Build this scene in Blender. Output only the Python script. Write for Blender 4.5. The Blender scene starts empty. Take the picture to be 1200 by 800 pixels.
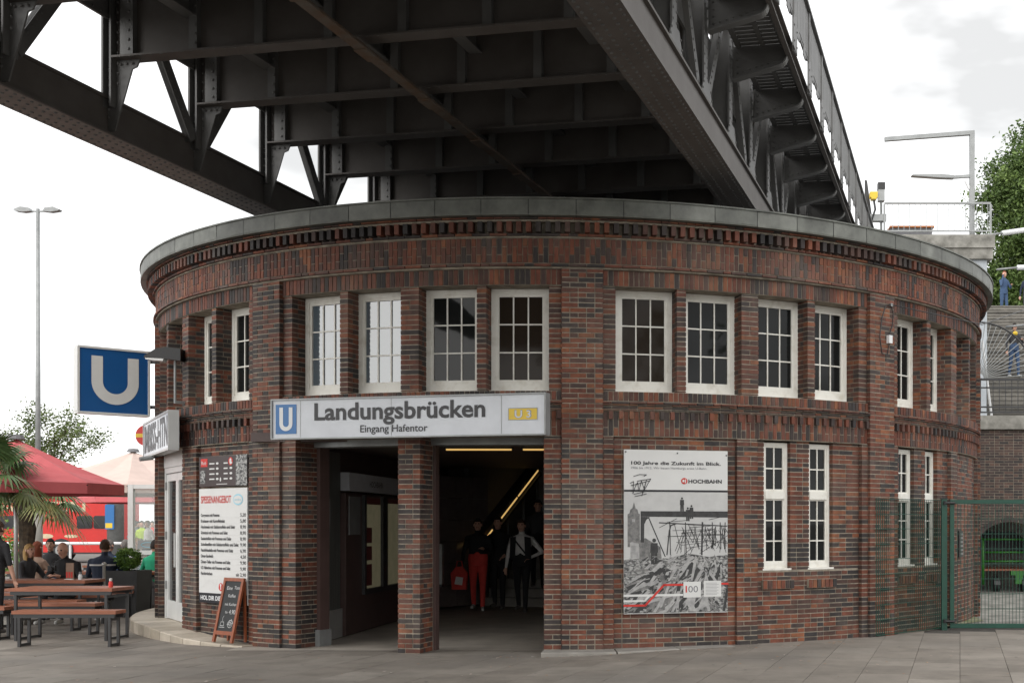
import bpy, math, random
import numpy as np
from mathutils import Vector, Matrix
random.seed(7); np.random.seed(7)
S = bpy.context.scene
COL = S.collection
R_ = math.radians

# ------------------------------------------------------------------ camera, world, sun, exposure
cam_d = bpy.data.cameras.new('camera'); cam = bpy.data.objects.new('camera', cam_d); COL.objects.link(cam)
cam.location = (0, 0, 1.6); cam.rotation_euler = (R_(90), 0, 0)
cam_d.sensor_width = 36; cam_d.lens = 36 * 1444.5 / 1200
cam_d.shift_x = (600 - 839) / 1200; cam_d.shift_y = (614 - 400) / 1200
cam_d.clip_start = .1; cam_d.clip_end = 5000
S.camera = cam
S.view_settings.view_transform = 'Standard'; S.view_settings.look = 'None'
S.view_settings.exposure = 0.95; S.view_settings.gamma = 1
S.view_settings.use_curve_mapping = False

SUN_EL, SUN_AZ = R_(34), R_(200)      # azimuth clockwise from +Y
W = bpy.data.worlds.new('World'); S.world = W; W.use_nodes = True
nt = W.node_tree; nt.nodes.clear()
wo = nt.nodes.new('ShaderNodeOutputWorld'); bg = nt.nodes.new('ShaderNodeBackground')
sky = nt.nodes.new('ShaderNodeTexSky'); sky.sky_type = 'NISHITA'; sky.sun_disc = False
sky.sun_elevation = SUN_EL; sky.sun_rotation = SUN_AZ
tc = nt.nodes.new('ShaderNodeTexCoord')
mp = nt.nodes.new('ShaderNodeMapping'); mp.inputs['Scale'].default_value = (1.0, 1.0, 2.6); mp.inputs['Location'].default_value = (1.78, .45, -2.79)
nz = nt.nodes.new('ShaderNodeTexNoise'); nz.inputs['Scale'].default_value = 3.3; nz.inputs['Detail'].default_value = 5; nz.inputs['Roughness'].default_value = .5
rp = nt.nodes.new('ShaderNodeValToRGB')
rp.color_ramp.elements[0].position = .37; rp.color_ramp.elements[0].color = (.545, .545, .54, 1)
rp.color_ramp.elements[1].position = .49; rp.color_ramp.elements[1].color = (1.0, 1.0, 1.0, 1)
scl = nt.nodes.new('ShaderNodeVectorMath'); scl.operation = 'SCALE'; scl.inputs['Scale'].default_value = 11.0
mix = nt.nodes.new('ShaderNodeMix'); mix.data_type = 'RGBA'; mix.inputs[0].default_value = .94
bg.inputs['Strength'].default_value = .076
nt.links.new(tc.outputs['Generated'], mp.inputs[0]); nt.links.new(mp.outputs[0], nz.inputs['Vector'])
nt.links.new(nz.outputs['Fac'], rp.inputs[0]); nt.links.new(rp.outputs[0], scl.inputs[0])
nt.links.new(sky.outputs[0], mix.inputs['A']); nt.links.new(scl.outputs[0], mix.inputs['B'])
nt.links.new(mix.outputs['Result'], bg.inputs['Color']); nt.links.new(bg.outputs[0], wo.inputs[0])

sl = bpy.data.lights.new('sun', 'SUN'); sl.energy = 1.5; sl.angle = R_(100); sl.color = (1, .97, .92)
so = bpy.data.objects.new('sun', sl); COL.objects.link(so)
dirv = Vector((math.sin(SUN_AZ) * math.cos(SUN_EL), math.cos(SUN_AZ) * math.cos(SUN_EL), math.sin(SUN_EL)))
so.rotation_euler = (-dirv).to_track_quat('-Z', 'Y').to_euler(); so.location = dirv * 60

# ------------------------------------------------------------------ materials
def new_mat(name):
    m = bpy.data.materials.new(name); m.use_nodes = True
    n = m.node_tree.nodes; b = n.get('Principled BSDF')
    return m, n, m.node_tree.links, b
def mat(name, col, rough=.6, metal=0., var=.15, scale=6., bump=0., bscale=None, spec=.5, col2=None, emit=0., stretch=(1, 1, 1), pos=(.35, .65)):
    m, n, l, b = new_mat(name)
    b.inputs['Roughness'].default_value = rough; b.inputs['Metallic'].default_value = metal
    b.inputs['Specular IOR Level'].default_value = spec
    t = n.new('ShaderNodeTexCoord'); mpn = n.new('ShaderNodeMapping'); mpn.inputs['Scale'].default_value = stretch
    l.new(t.outputs['Object'], mpn.inputs[0])
    if var or col2:
        z = n.new('ShaderNodeTexNoise'); z.inputs['Scale'].default_value = scale; z.inputs['Detail'].default_value = 6
        z.inputs['Roughness'].default_value = .6
        l.new(mpn.outputs[0], z.inputs['Vector'])
        r = n.new('ShaderNodeValToRGB'); e = r.color_ramp.elements
        e[0].position, e[1].position = pos
        c2 = col2 if col2 else tuple(c * (1 - 2 * var) for c in col)
        e[0].color = (*c2, 1); e[1].color = (*col, 1)
        l.new(z.outputs['Fac'], r.inputs[0]); l.new(r.outputs[0], b.inputs['Base Color'])
    else:
        b.inputs['Base Color'].default_value = (*col, 1)
    if bump:
        z2 = n.new('ShaderNodeTexNoise'); z2.inputs['Scale'].default_value = bscale or scale * 8; z2.inputs['Detail'].default_value = 4
        l.new(mpn.outputs[0], z2.inputs['Vector'])
        bp = n.new('ShaderNodeBump'); bp.inputs['Strength'].default_value = bump; bp.inputs['Distance'].default_value = .01
        l.new(z2.outputs['Fac'], bp.inputs['Height']); l.new(bp.outputs[0], b.inputs['Normal'])
    if emit:
        b.inputs['Emission Color'].default_value = (*col, 1); b.inputs['Emission Strength'].default_value = emit
    return m
def tone_mat(name, stops, rough=.75, nscale=14., nmix=.35, bump=.3, stain=None, streak=False):
    """colour by the per-face attribute 'tone' (each brick, slab or leaf its own shade)"""
    m, n, l, b = new_mat(name)
    at_ = n.new('ShaderNodeAttribute'); at_.attribute_name = 'tone'
    r = n.new('ShaderNodeValToRGB'); e = r.color_ramp.elements
    e[0].position = stops[0][0]; e[0].color = (*stops[0][1], 1)
    e[1].position = stops[-1][0]; e[1].color = (*stops[-1][1], 1)
    for p, c in stops[1:-1]:
        k = e.new(p); k.color = (*c, 1)
    l.new(at_.outputs['Fac'], r.inputs[0])
    g = n.new('ShaderNodeNewGeometry')
    z = n.new('ShaderNodeTexNoise'); z.inputs['Scale'].default_value = nscale; z.inputs['Detail'].default_value = 6; z.inputs['Roughness'].default_value = .65
    l.new(g.outputs['Position'], z.inputs['Vector'])
    mr = n.new('ShaderNodeMapRange'); mr.inputs[1].default_value = .3; mr.inputs[2].default_value = .7
    mr.inputs[3].default_value = 1 - nmix; mr.inputs[4].default_value = 1 + nmix * .5
    l.new(z.outputs['Fac'], mr.inputs[0])
    mx = n.new('ShaderNodeVectorMath'); mx.operation = 'SCALE'
    l.new(r.outputs[0], mx.inputs[0]); l.new(mr.outputs[0], mx.inputs['Scale'])
    last = mx.outputs[0]
    if stain:
        z3 = n.new('ShaderNodeTexNoise'); z3.inputs['Scale'].default_value = stain[1]; z3.inputs['Detail'].default_value = 5
        l.new(g.outputs['Position'], z3.inputs['Vector'])
        m3 = n.new('ShaderNodeMapRange'); m3.inputs[1].default_value = stain[2]; m3.inputs[2].default_value = stain[3]; m3.inputs[3].default_value = 0; m3.inputs[4].default_value = stain[4]
        l.new(z3.outputs['Fac'], m3.inputs[0])
        mm = n.new('ShaderNodeMix'); mm.data_type = 'RGBA'
        l.new(m3.outputs[0], mm.inputs[0]); l.new(last, mm.inputs['A']); mm.inputs['B'].default_value = (*stain[0], 1)
        last = mm.outputs['Result']
    if streak:
        mp4 = n.new('ShaderNodeMapping'); mp4.inputs['Scale'].default_value = (3.2, 3.2, .45); l.new(g.outputs['Position'], mp4.inputs[0])
        z4 = n.new('ShaderNodeTexNoise'); z4.inputs['Scale'].default_value = 1.0; z4.inputs['Detail'].default_value = 7; z4.inputs['Roughness'].default_value = .7; l.new(mp4.outputs[0], z4.inputs['Vector'])
        m4 = n.new('ShaderNodeMapRange'); m4.inputs[1].default_value = .40; m4.inputs[2].default_value = .66; m4.inputs[3].default_value = 1.08; m4.inputs[4].default_value = .58; l.new(z4.outputs['Fac'], m4.inputs[0])
        v4 = n.new('ShaderNodeVectorMath'); v4.operation = 'SCALE'; l.new(last, v4.inputs[0]); l.new(m4.outputs[0], v4.inputs['Scale']); last = v4.outputs[0]
    l.new(last, b.inputs['Base Color'])
    b.inputs['Roughness'].default_value = rough
    if bump:
        z2 = n.new('ShaderNodeTexNoise'); z2.inputs['Scale'].default_value = nscale * 8; z2.inputs['Detail'].default_value = 4
        l.new(g.outputs['Position'], z2.inputs['Vector'])
        bp = n.new('ShaderNodeBump'); bp.inputs['Strength'].default_value = bump; bp.inputs['Distance'].default_value = .006
        l.new(z2.outputs['Fac'], bp.inputs['Height']); l.new(bp.outputs[0], b.inputs['Normal'])
    return m
def glass_mat(name, col=(.012, .013, .013), rough=.03, ior=1.31, alpha=1.):
    m, n, l, b = new_mat(name)
    b.inputs['Base Color'].default_value = (*col, 1); b.inputs['Roughness'].default_value = rough; b.inputs['IOR'].default_value = ior
    t = n.new('ShaderNodeTexCoord'); z = n.new('ShaderNodeTexNoise'); z.inputs['Scale'].default_value = 2.5
    l.new(t.outputs['Object'], z.inputs['Vector'])
    bp = n.new('ShaderNodeBump'); bp.inputs['Strength'].default_value = .05; bp.inputs['Distance'].default_value = .02
    l.new(z.outputs['Fac'], bp.inputs['Height']); l.new(bp.outputs[0], b.inputs['Normal'])
    if alpha < 1:
        b.inputs['Alpha'].default_value = alpha
    return m

BR = [(0, (.033, .028, .028)), (.2, (.054, .037, .033)), (.33, (.090, .042, .031)), (.5, (.135, .044, .027)), (.75, (.180, .053, .028)), (.92, (.210, .066, .031)), (1, (.24, .086, .038))]
M = {}
M['brick'] = tone_mat('brick_clay', BR, rough=.72, nscale=11, nmix=.4, stain=((.17, .14, .12), 1.6, .48, .76, .42), streak=True)
M['brick_dark'] = tone_mat('brick_clay_sooty', [(0, (.03, .027, .028)), (.5, (.075, .05, .045)), (1, (.12, .07, .055))], rough=.8, nscale=9)
M['mortar'] = mat('mortar', (.36, .315, .25), .9, var=.25, scale=7, bump=.3)
M['mortar_dark'] = mat('mortar_dark', (.2, .18, .16), .9, var=.2, scale=7, bump=.3)
M['fascia'] = tone_mat('weathered_zinc', [(0, (.125, .13, .115)), (.5, (.155, .162, .143)), (1, (.19, .196, .175))], rough=.5, nscale=3.5, nmix=.45, bump=.05, stain=((.045, .045, .04), 2.3, .55, .75, .7))
M['roof'] = mat('roof_felt', (.12, .12, .12), .9)
M['steel'] = mat('bridge_paint', (.150, .148, .145), .5, var=.18, scale=2.0, bump=.12, bscale=30, col2=(.105, .103, .100), pos=(.3, .7))
M['steel_brown'] = mat('bridge_paint_dusty', (.118, .106, .098), .6, var=.2, scale=2.5, bump=.12, bscale=40, col2=(.085, .074, .066), pos=(.3, .7))
M['rust'] = mat('rusty_paint', (.13, .11, .09), .7, col2=(.12, .07, .04), scale=5, bump=.2)
M['white_paint'] = mat('white_window_paint', (.76, .745, .69), .45, col2=(.60, .57, .50), scale=7, bump=.05, pos=(.28, .5))
M['white'] = mat('white_enamel', (.72, .73, .74), .35, var=.03, scale=2)
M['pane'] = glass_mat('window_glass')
M['pane_sky'] = glass_mat('window_glass_painted_sky', (.10, .13, .155), .03, ior=2.3)  # sky reflection partly painted in as a bluish base, with raised IOR
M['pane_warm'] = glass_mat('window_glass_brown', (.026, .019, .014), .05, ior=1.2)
M['sign_white'] = mat('sign_face', (.62, .645, .69), .3, var=.06, scale=3)
M['sign_blue'] = mat('sign_blue', (.006, .085, .27), .3, var=.04, scale=2)
M['sign_blue2'] = mat('sign_blue_light', (.012, .13, .36), .3, var=0)
M['sign_grey'] = mat('sign_letter_grey', (.66, .66, .64), .35, var=.03)
M['ink'] = mat('black_print', (.014, .014, .018), .4, var=0)
M['ink_grey'] = mat('grey_print', (.16, .16, .18), .5, var=0)
M['yellow'] = mat('yellow_plate', (.72, .50, .03), .4, var=.05)
M['alu'] = mat('aluminium', (.55, .55, .54), .38, metal=.6, var=.06, scale=3)
M['white_alu'] = mat('white_aluminium', (.72, .73, .72), .35, var=.05, scale=3)
M['grey_metal'] = mat('grey_galvanised', (.30, .31, .31), .45, metal=.4, var=.1, scale=5)
M['dark_metal'] = mat('dark_metal', (.03, .03, .032), .45, var=.1)
M['black'] = mat('black_plastic', (.012, .012, .013), .4, var=0)
M['concrete'] = mat('concrete', (.33, .31, .28), .85, var=.18, scale=2.2, bump=.25)
M['concrete_old'] = mat('concrete_weathered', (.34, .33, .30), .9, col2=(.14, .135, .12), scale=3.0, bump=.3)
M['plaster'] = mat('painted_plaster', (.50, .54, .58), .8, var=.08, scale=2)
M['stone'] = tone_mat('beige_step_stone', [(0, (.38, .33, .26)), (1, (.52, .46, .38))], rough=.6, nscale=6, nmix=.18, bump=.1)
M['slab'] = tone_mat('paving_slab', [(0, (.180, .157, .132)), (.5, (.22, .194, .165)), (1, (.265, .238, .205))], rough=.82, nscale=2.2, nmix=.30, bump=.25, stain=((.12, .11, .10), .55, .5, .72, .6))
M['joint'] = mat('joint_sand', (.09, .08, .07), .95, var=.2, scale=9)
M['asphalt'] = mat('ground_asphalt', (.17, .16, .145), .9, var=.15, scale=1.3, bump=.3, bscale=60)
M['stair_stone'] = tone_mat('stair_stone', [(0, (.10, .095, .085)), (1, (.24, .225, .20))], rough=.85, nscale=2.5, nmix=.4)
M['steel_bounce'] = mat('bridge_paint_pinkish_bounce', (.235, .20, .185), .65, col2=(.16, .135, .125), scale=2.5, bump=.12, bscale=40)  # pinkish paint lightened: ground bounce light is put into the left flange colour
M['hall_floor'] = mat('hall_floor', (.42, .38, .33), .6, var=.15, scale=2)
M['moss'] = mat('mossy_earth', (.26, .24, .17), .95, col2=(.12, .15, .05), scale=4, bump=.4)
M['green'] = mat('green_fence_paint', (.006, .062, .040), .4, var=.12, scale=6)
M['green_bright'] = mat('green_machine_paint', (.03, .19, .02), .4, var=.08)
M['wood'] = mat('stained_bench_wood', (.33, .115, .055), .42, col2=(.21, .068, .034), scale=5, stretch=(1.2, 14, 14), bump=.1)
M['frame_wood'] = mat('board_frame_wood', (.30, .085, .03), .45, col2=(.20, .05, .02), scale=6, stretch=(10, 10, 1.5))
M['chalkboard'] = mat('chalkboard', (.018, .02, .021), .6, var=.15, scale=3)
M['chalk'] = mat('chalk', (.62, .62, .62), .9, var=.1, scale=60)
M['red_canvas'] = mat('red_canvas', (.60, .13, .14), .85, var=.07, scale=3, bump=.05)
M['pink_canvas'] = mat('cream_canvas', (.60, .47, .42), .85, var=.05, scale=3)
M['bus_red'] = mat('bus_red', (.58, .014, .010), .3, var=.05)
M['cream'] = mat('cream_print', (.62, .50, .33), .5, var=.1)
M['dark_glass'] = glass_mat('tinted_glass', (.03, .03, .032), .06)
M['clear_glass'] = glass_mat('clear_glass', (.75, .82, .80), .02, alpha=.22)
M['planter'] = mat('planter_black', (.035, .036, .038), .6, var=.12, scale=4, bump=.1)
M['maroon'] = mat('maroon_cladding', (.085, .052, .047), .45, var=.12, scale=3)
M['maroon_tile'] = mat('maroon_tile', (.16, .13, .125), .25, var=.1)
M['steel_panel'] = mat('brushed_steel', (.20, .21, .20), .35, metal=.5, var=.15, scale=2, stretch=(8, 8, .5))
M['warm_lamp'] = mat('warm_lamp', (1.0, .62, .20), .5, var=0, emit=.34)
M['case_lit'] = mat('lit_case', (.42, .38, .24), .5, col2=(.26, .26, .15), scale=3, emit=.055)
M['case_red'] = mat('case_red_print', (.11, .02, .02), .5, var=.1, emit=.01)
M['red'] = mat('red_print', (.56, .030, .022), .45, var=.04)
M['poster'] = mat('poster_sheet', (.66, .66, .65), .45, var=.03, scale=2)
M['p_mid'] = mat('poster_mid_grey', (.22, .215, .21), .5, col2=(.10, .10, .10), scale=22)
M['p_dark'] = mat('poster_dark_grey', (.045, .045, .046), .5, var=.25, scale=18)
M['p_light'] = mat('poster_light_grey', (.42, .415, .41), .5, col2=(.26, .26, .26), scale=14)
M['p_haze'] = mat('poster_haze_grey', (.52, .52, .515), .5, var=.05, scale=9)
M['p_rubble'] = mat('poster_rubble', (.40, .40, .39), .5, col2=(.04, .04, .042), scale=24, stretch=(1, 1, 1.7), pos=(.42, .60))
M['menu_brown'] = mat('menu_brown', (.045, .026, .026), .35, var=.1)
M['cyan'] = mat('cyan_print', (.30, .58, .70), .5, var=0)
M['bark'] = mat('bark', (.10, .075, .055), .9, var=.25, scale=8, bump=.6)
M['palm_bark'] = mat('palm_fibre', (.10, .075, .05), .95, col2=(.035, .026, .018), scale=14, bump=.9)
LEAF_A = [(0, (.04, .075, .016)), (.5, (.095, .16, .035)), (1, (.18, .26, .07))]
LEAF_B = [(0, (.05, .085, .016)), (.5, (.095, .14, .028)), (1, (.15, .21, .055))]
M['leaf'] = tone_mat('tree_leaf', LEAF_A, rough=.6, nscale=2, nmix=.2, bump=0)
M['leaf_light'] = tone_mat('spring_leaf', LEAF_B, rough=.6, nscale=2, nmix=.2, bump=0)
M['leaf_box'] = tone_mat('box_leaf', [(0, (.05, .11, .018)), (.6, (.12, .23, .035)), (1, (.22, .36, .07))], rough=.6, nscale=5, nmix=.2, bump=0)
M['leaf_palm'] = tone_mat('palm_leaf', [(0, (.30, .24, .09)), (.25, (.16, .19, .06)), (.6, (.075, .14, .045)), (1, (.16, .22, .09))], rough=.5, nscale=3, nmix=.25, bump=0)
for nm, c in dict(skin=(.60, .34, .25), black_cloth=(.012, .012, .014), navy=(.018, .028, .055), denim=(.045, .085, .17), blue_shirt=(.07, .14, .34), grey_cloth=(.18, .18, .19), tan_cloth=(.28, .19, .14), beige_cloth=(.45, .38, .30), white_cloth=(.66, .65, .64), red_cloth=(.65, .06, .05), green_cloth=(.015, .32, .17), hivis=(.45, .62, .04), charcoal=(.045, .045, .05), hair_brown=(.06, .03, .016), hair_dark=(.016, .012, .010), hair_red=(.17, .04, .016), hair_blonde=(.42, .26, .10), hair_grey=(.20, .18, .17), shoe=(.10, .09, .085), white_shoe=(.5, .5, .48), eye=(.015, .01, .01), lip=(.33, .11, .09)).items():
    M[nm] = mat(nm, c, .55 if nm in ('skin', 'lip') else .85, var=.08, scale=12, bump=(.0 if nm in ('skin', 'eye', 'lip') else .25), bscale=22)
# ------------------------------------------------------------------ helpers: objects
ORG = {}      # world origin of every root, inherited by its children
def tag(o, label=None, cat=None, group=None, kind=None):
    if label: o['label'] = label
    if cat: o['category'] = cat
    if group: o['group'] = group
    if kind: o['kind'] = kind
    return o
def thing(name, loc, label, cat, group=None, rz=0.):
    o = bpy.data.objects.new(name, None); COL.objects.link(o); o.empty_display_size = .2
    o.location = loc; o.rotation_euler = (0, 0, rz); ORG[o.name] = Vector(loc)
    return tag(o, label, cat, group)
class MB:
    """collects faces; tone is a per-face shade"""
    def __init__(s): s.v = []; s.f = []; s.t = []; s.m = []; s.mi = 0
    def add(s, vs, fs, tone=.5):
        b = len(s.v); s.v.extend([tuple(p) for p in vs]); s.f.extend([tuple(b + i for i in q) for q in fs])
        s.t.extend([tone] * len(fs)); s.m.extend([s.mi] * len(fs)); return s
    def frame(s, o, x, y, z, w, d, h, tone=.5):
        """box: centre o, half-free full sizes w,d,h along unit axes x,y,z"""
        o = Vector(o); x = Vector(x) * w / 2; y = Vector(y) * d / 2; z = Vector(z) * h / 2
        vs = [o - x - y - z, o + x - y - z, o + x + y - z, o - x + y - z, o - x - y + z, o + x - y + z, o + x + y + z, o - x + y + z]
        return s.add(vs, [(0, 3, 2, 1), (4, 5, 6, 7), (0, 1, 5, 4), (1, 2, 6, 5), (2, 3, 7, 6), (3, 0, 4, 7)], tone)
    def box(s, x0, x1, y0, y1, z0, z1, tone=.5):
        return s.frame(((x0 + x1) / 2, (y0 + y1) / 2, (z0 + z1) / 2), (1, 0, 0), (0, 1, 0), (0, 0, 1), x1 - x0, y1 - y0, z1 - z0, tone)
    def beam(s, a, b, w, h, up=(0, 0, 1), tone=.5):
        a = Vector(a); b = Vector(b); x = (b - a).normalized(); u = Vector(up)
        y = u.cross(x)
        if y.length < 1e-4: y = Vector((1, 0, 0)).cross(x)
        y.normalize(); z = x.cross(y)
        return s.frame((a + b) / 2, x, y, z, (b - a).length, w, h, tone)
    def tube(s, pts, rad, n=8, tone=.5, caps=True):
        pts = [Vector(p) for p in pts]; rs = rad if isinstance(rad, (list, tuple)) else [rad] * len(pts)
        ring = []; prev = None
        for i, p in enumerate(pts):
            d = (pts[min(i + 1, len(pts) - 1)] - pts[max(i - 1, 0)]).normalized()
            if prev is None:
                a = Vector((0, 0, 1)) if abs(d.z) < .9 else Vector((1, 0, 0)); x = d.cross(a).normalized()
            else:
                x = (prev - d * prev.dot(d)).normalized()
            prev = x; y = d.cross(x)
            ring.append([p + (x * math.cos(2 * math.pi * k / n) + y * math.sin(2 * math.pi * k / n)) * rs[i] for k in range(n)])
        vs = [q for r in ring for q in r]; fs = []
        for i in range(len(pts) - 1):
            for k in range(n):
                k2 = (k + 1) % n; fs.append((i * n + k, i * n + k2, (i + 1) * n + k2, (i + 1) * n + k))
        if caps:
            fs.append(tuple(reversed(range(n)))); fs.append(tuple((len(pts) - 1) * n + k for k in range(n)))
        return s.add(vs, fs, tone)
    def extr(s, poly, o, x, y, d, tone=.5):
        """polygon (2d) in plane o,x,y extruded along vector d"""
        o = Vector(o); x = Vector(x); y = Vector(y); d = Vector(d); n = len(poly)
        a = [o + x * p[0] + y * p[1] for p in poly]; b = [q + d for q in a]
        fs = [tuple(range(n)), tuple(reversed(range(n, 2 * n)))] + [(i, (i + 1) % n + 0, (i + 1) % n + n, i + n) for i in range(n)]
        fs[0] = tuple(reversed(range(n))); fs[1] = tuple(range(n, 2 * n))
        return s.add(a + b, fs, tone)
    def sphere(s, c, rx, ry=None, rz=None, nu=10, nv=7, tone=.5, zmin=-1.):
        ry = ry or rx; rz = rz or rx; c = Vector(c); vs = []; fs = []
        for j in range(nv + 1):
            th = math.acos(max(-1, min(1, zmin))) * j / nv
            for i in range(nu):
                ph = 2 * math.pi * i / nu
                vs.append(c + Vector((rx * math.sin(th) * math.cos(ph), ry * math.sin(th) * math.sin(ph), rz * math.cos(th))))
        for j in range(nv):
            for i in range(nu):
                i2 = (i + 1) % nu; fs.append((j * nu + i, (j + 1) * nu + i, (j + 1) * nu + i2, j * nu + i2))
        return s.add(vs, fs, tone)
    def lathe(s, prof, c=(0, 0, 0), n=16, tone=.5):
        c = Vector(c); vs = []; fs = []; m = len(prof)
        for r, z in prof:
            for i in range(n):
                a = 2 * math.pi * i / n; vs.append(c + Vector((r * math.cos(a), r * math.sin(a), z)))
        for j in range(m - 1):
            for i in range(n):
                i2 = (i + 1) % n; fs.append((j * n + i, j * n + i2, (j + 1) * n + i2, (j + 1) * n + i))
        return s.add(vs, fs, tone)
    def mesh(s, name, off=None):
        me = bpy.data.meshes.new(name)
        V = np.array(s.v, dtype=np.float64).reshape(-1, 3)
        if off is not None: V = V - np.array(off)
        me.from_pydata(V.tolist(), [], s.f); 
        a = me.attributes.new('tone', 'FLOAT', 'FACE'); a.data.foreach_set('value', np.array(s.t, dtype=np.float32))
        return me
def obj(name, mb, m, parent=None, smooth=False, kind=None, label=None):
    off = ORG[parent.name] if parent is not None else None
    me = mb.mesh(name, off)
    for q in (m if isinstance(m, (list, tuple)) else [m]): me.materials.append(q)
    if isinstance(m, (list, tuple)): me.polygons.foreach_set('material_index', mb.m)
    if smooth: me.polygons.foreach_set('use_smooth', [True] * len(me.polygons))
    o = bpy.data.objects.new(name, me); COL.objects.link(o)
    if parent is not None: o.parent = parent; ORG[o.name] = ORG[parent.name]
    else: ORG[o.name] = Vector((0, 0, 0))
    return tag(o, label, None, None, kind)
def copy_tree(o, parent=None):
    c = o.copy(); COL.objects.link(c)
    if parent is not None: c.parent = parent
    ORG[c.name] = Vector((0, 0, 0))
    for ch in list(o.children): copy_tree(ch, c)
    return c
def struct(o): return tag(o, kind='structure')

_txt = {}
def text_geo(s, bold=0.):
    k = (s, bold)
    if k not in _txt:
        cu = bpy.data.curves.new('txt', 'FONT'); cu.body = s; cu.size = 1; cu.resolution_u = 3; cu.offset = bold
        o = bpy.data.objects.new('txt', cu); COL.objects.link(o)
        bpy.context.view_layer.update()
        me = bpy.data.meshes.new_from_object(o.evaluated_get(bpy.context.evaluated_depsgraph_get()))
        V = [v.co.copy() for v in me.vertices]; F = [tuple(p.vertices) for p in me.polygons]
        bpy.data.objects.remove(o); bpy.data.curves.remove(cu); bpy.data.meshes.remove(me)
        _txt[k] = (V, F)
    return _txt[k]
def put_text(mb, s, o, x, y, height, align='l', width=None, bold=0., n=None, lift=.0):
    """flat lettering: cap height `height`, baseline at o, axes x (right) and y (up); width fixes the total width"""
    V, F = text_geo(s, bold)
    if not V: return
    x = Vector(x).normalized(); y = Vector(y).normalized(); nn = x.cross(y)
    k = height / .73
    xs = [v.x for v in V]; lo, hi = min(xs), max(xs)
    kx = k if width is None else width / max(1e-6, hi - lo)
    w = (hi - lo) * kx; sh = 0 if align == 'l' else (-w / 2 if align == 'c' else -w)
    o = Vector(o)
    mb.add([o + x * ((v.x - lo) * kx + sh) + y * (v.y * k) + nn * lift for v in V], F)
def quad_on(mb, o, x, y, u0, u1, v0, v1, lift):
    x = Vector(x); y = Vector(y); n = x.cross(y); o = Vector(o) + n * lift
    mb.add([o + x * u0 + y * v0, o + x * u1 + y * v0, o + x * u1 + y * v1, o + x * u0 + y * v1], [(0, 1, 2, 3)])
def poly_on(mb, o, x, y, pts, lift):
    x = Vector(x); y = Vector(y); n = x.cross(y); o = Vector(o) + n * lift
    mb.add([o + x * p[0] + y * p[1] for p in pts], [tuple(range(len(pts)))])
def line_on(mb, o, x, y, pts, w, lift):
    for a, b in zip(pts[:-1], pts[1:]):
        d = Vector((b[0] - a[0], b[1] - a[1])); 
        if d.length < 1e-6: continue
        d.normalize(); q = Vector((-d.y, d.x)) * w / 2; e = d * w * .3
        poly_on(mb, o, x, y, [(a[0] + q.x - e.x, a[1] + q.y - e.y), (a[0] - q.x - e.x, a[1] - q.y - e.y), (b[0] - q.x + e.x, b[1] - q.y + e.y), (b[0] + q.x + e.x, b[1] + q.y + e.y)], lift)
def u_shape(cx, cy, w, h, t, n=16):
    """outline of a U: width w, height h, stroke t"""
    r = w / 2; ri = r - t; top = cy + h / 2; base = cy - h / 2 + r
    p = [(cx - r, top)] + [(cx + r * math.cos(a), base + r * math.sin(a)) for a in [math.pi + math.pi * i / n for i in range(n + 1)]] + [(cx + r, top), (cx + ri, top)]
    p += [(cx + ri * math.cos(a), base + ri * math.sin(a)) for a in [2 * math.pi - math.pi * i / n for i in range(n + 1)]] + [(cx - ri, top)]
    return p
def u_on(mb, o, x, y, cx, cy, w, h, t, lift, n=16):
    r = w / 2; ri = r - t; top = cy + h / 2; base = cy - h / 2 + r
    out = [(cx - r, top)] + [(cx + r * math.cos(math.pi + math.pi * i / n), base + r * math.sin(math.pi + math.pi * i / n)) for i in range(n + 1)] + [(cx + r, top)]
    inn = [(cx - ri, top)] + [(cx + ri * math.cos(math.pi + math.pi * i / n), base + ri * math.sin(math.pi + math.pi * i / n)) for i in range(n + 1)] + [(cx + ri, top)]
    for i in range(len(out) - 1):
        poly_on(mb, o, x, y, [out[i], out[i + 1], inn[i + 1], inn[i]], lift)

# ------------------------------------------------------------------ the rotunda's own coordinates
TH = R_(-6.185); CX, CY = -2.3907, 22.0608; RP = 6.953
NX, NY = -math.sin(TH), -math.cos(TH); TX, TY = math.cos(TH), -math.sin(TH)
def rad(ph):   # outward radial direction at angle ph (0 = nearest the camera, positive to the right)
    a = R_(ph); return Vector((math.cos(a) * NX + math.sin(a) * TX, math.cos(a) * NY + math.sin(a) * TY, 0))
def tan_(ph):
    a = R_(ph); return Vector((-math.sin(a) * NX + math.cos(a) * TX, -math.sin(a) * NY + math.cos(a) * TY, 0))
def P(ph, r, z): return Vector((CX, CY, z)) + rad(ph) * r
# the bridge's coordinates: a across (to the right), t along (away from the camera), k height above 1.6 m
PSI = R_(11.2); UV = Vector((math.sin(PSI), math.cos(PSI), 0)); VV = Vector((math.cos(PSI), -math.sin(PSI), 0)); ZZ = Vector((0, 0, 1))
def Bq(a, t, k): return VV * a + UV * t + ZZ * (1.6 + k)
def ground(x, y):
    s = max(0., min(1., (x + 2.4) / 2.4)); s = s * s * (3 - 2 * s)
    return .07 * s
# ------------------------------------------------------------------ sky-high setting: ground and pavement
g = MB()
n = 60; xs = sorted(set([-900, -400, -150, -60, -30, -15, -10, -6, -4, -2.4, -2, -1.6, -1.2, -.8, -.4, 0, 3, 6, 10, 20, 60, 150, 400, 900])); ys = [-900, -300, -80, -20, 0, 8, 11, 14, 17, 20, 24, 30, 40, 60, 100, 200, 500, 1500]
vs = [(x, y, ground(x, y) - .03) for y in ys for x in xs]; fs = []
for j in range(len(ys) - 1):
    for i in range(len(xs) - 1):
        a = j * len(xs) + i; fs.append((a, a + 1, a + 1 + len(xs), a + len(xs)))
g.add(vs, fs); struct(obj('ground', g, M['asphalt']))

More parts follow.
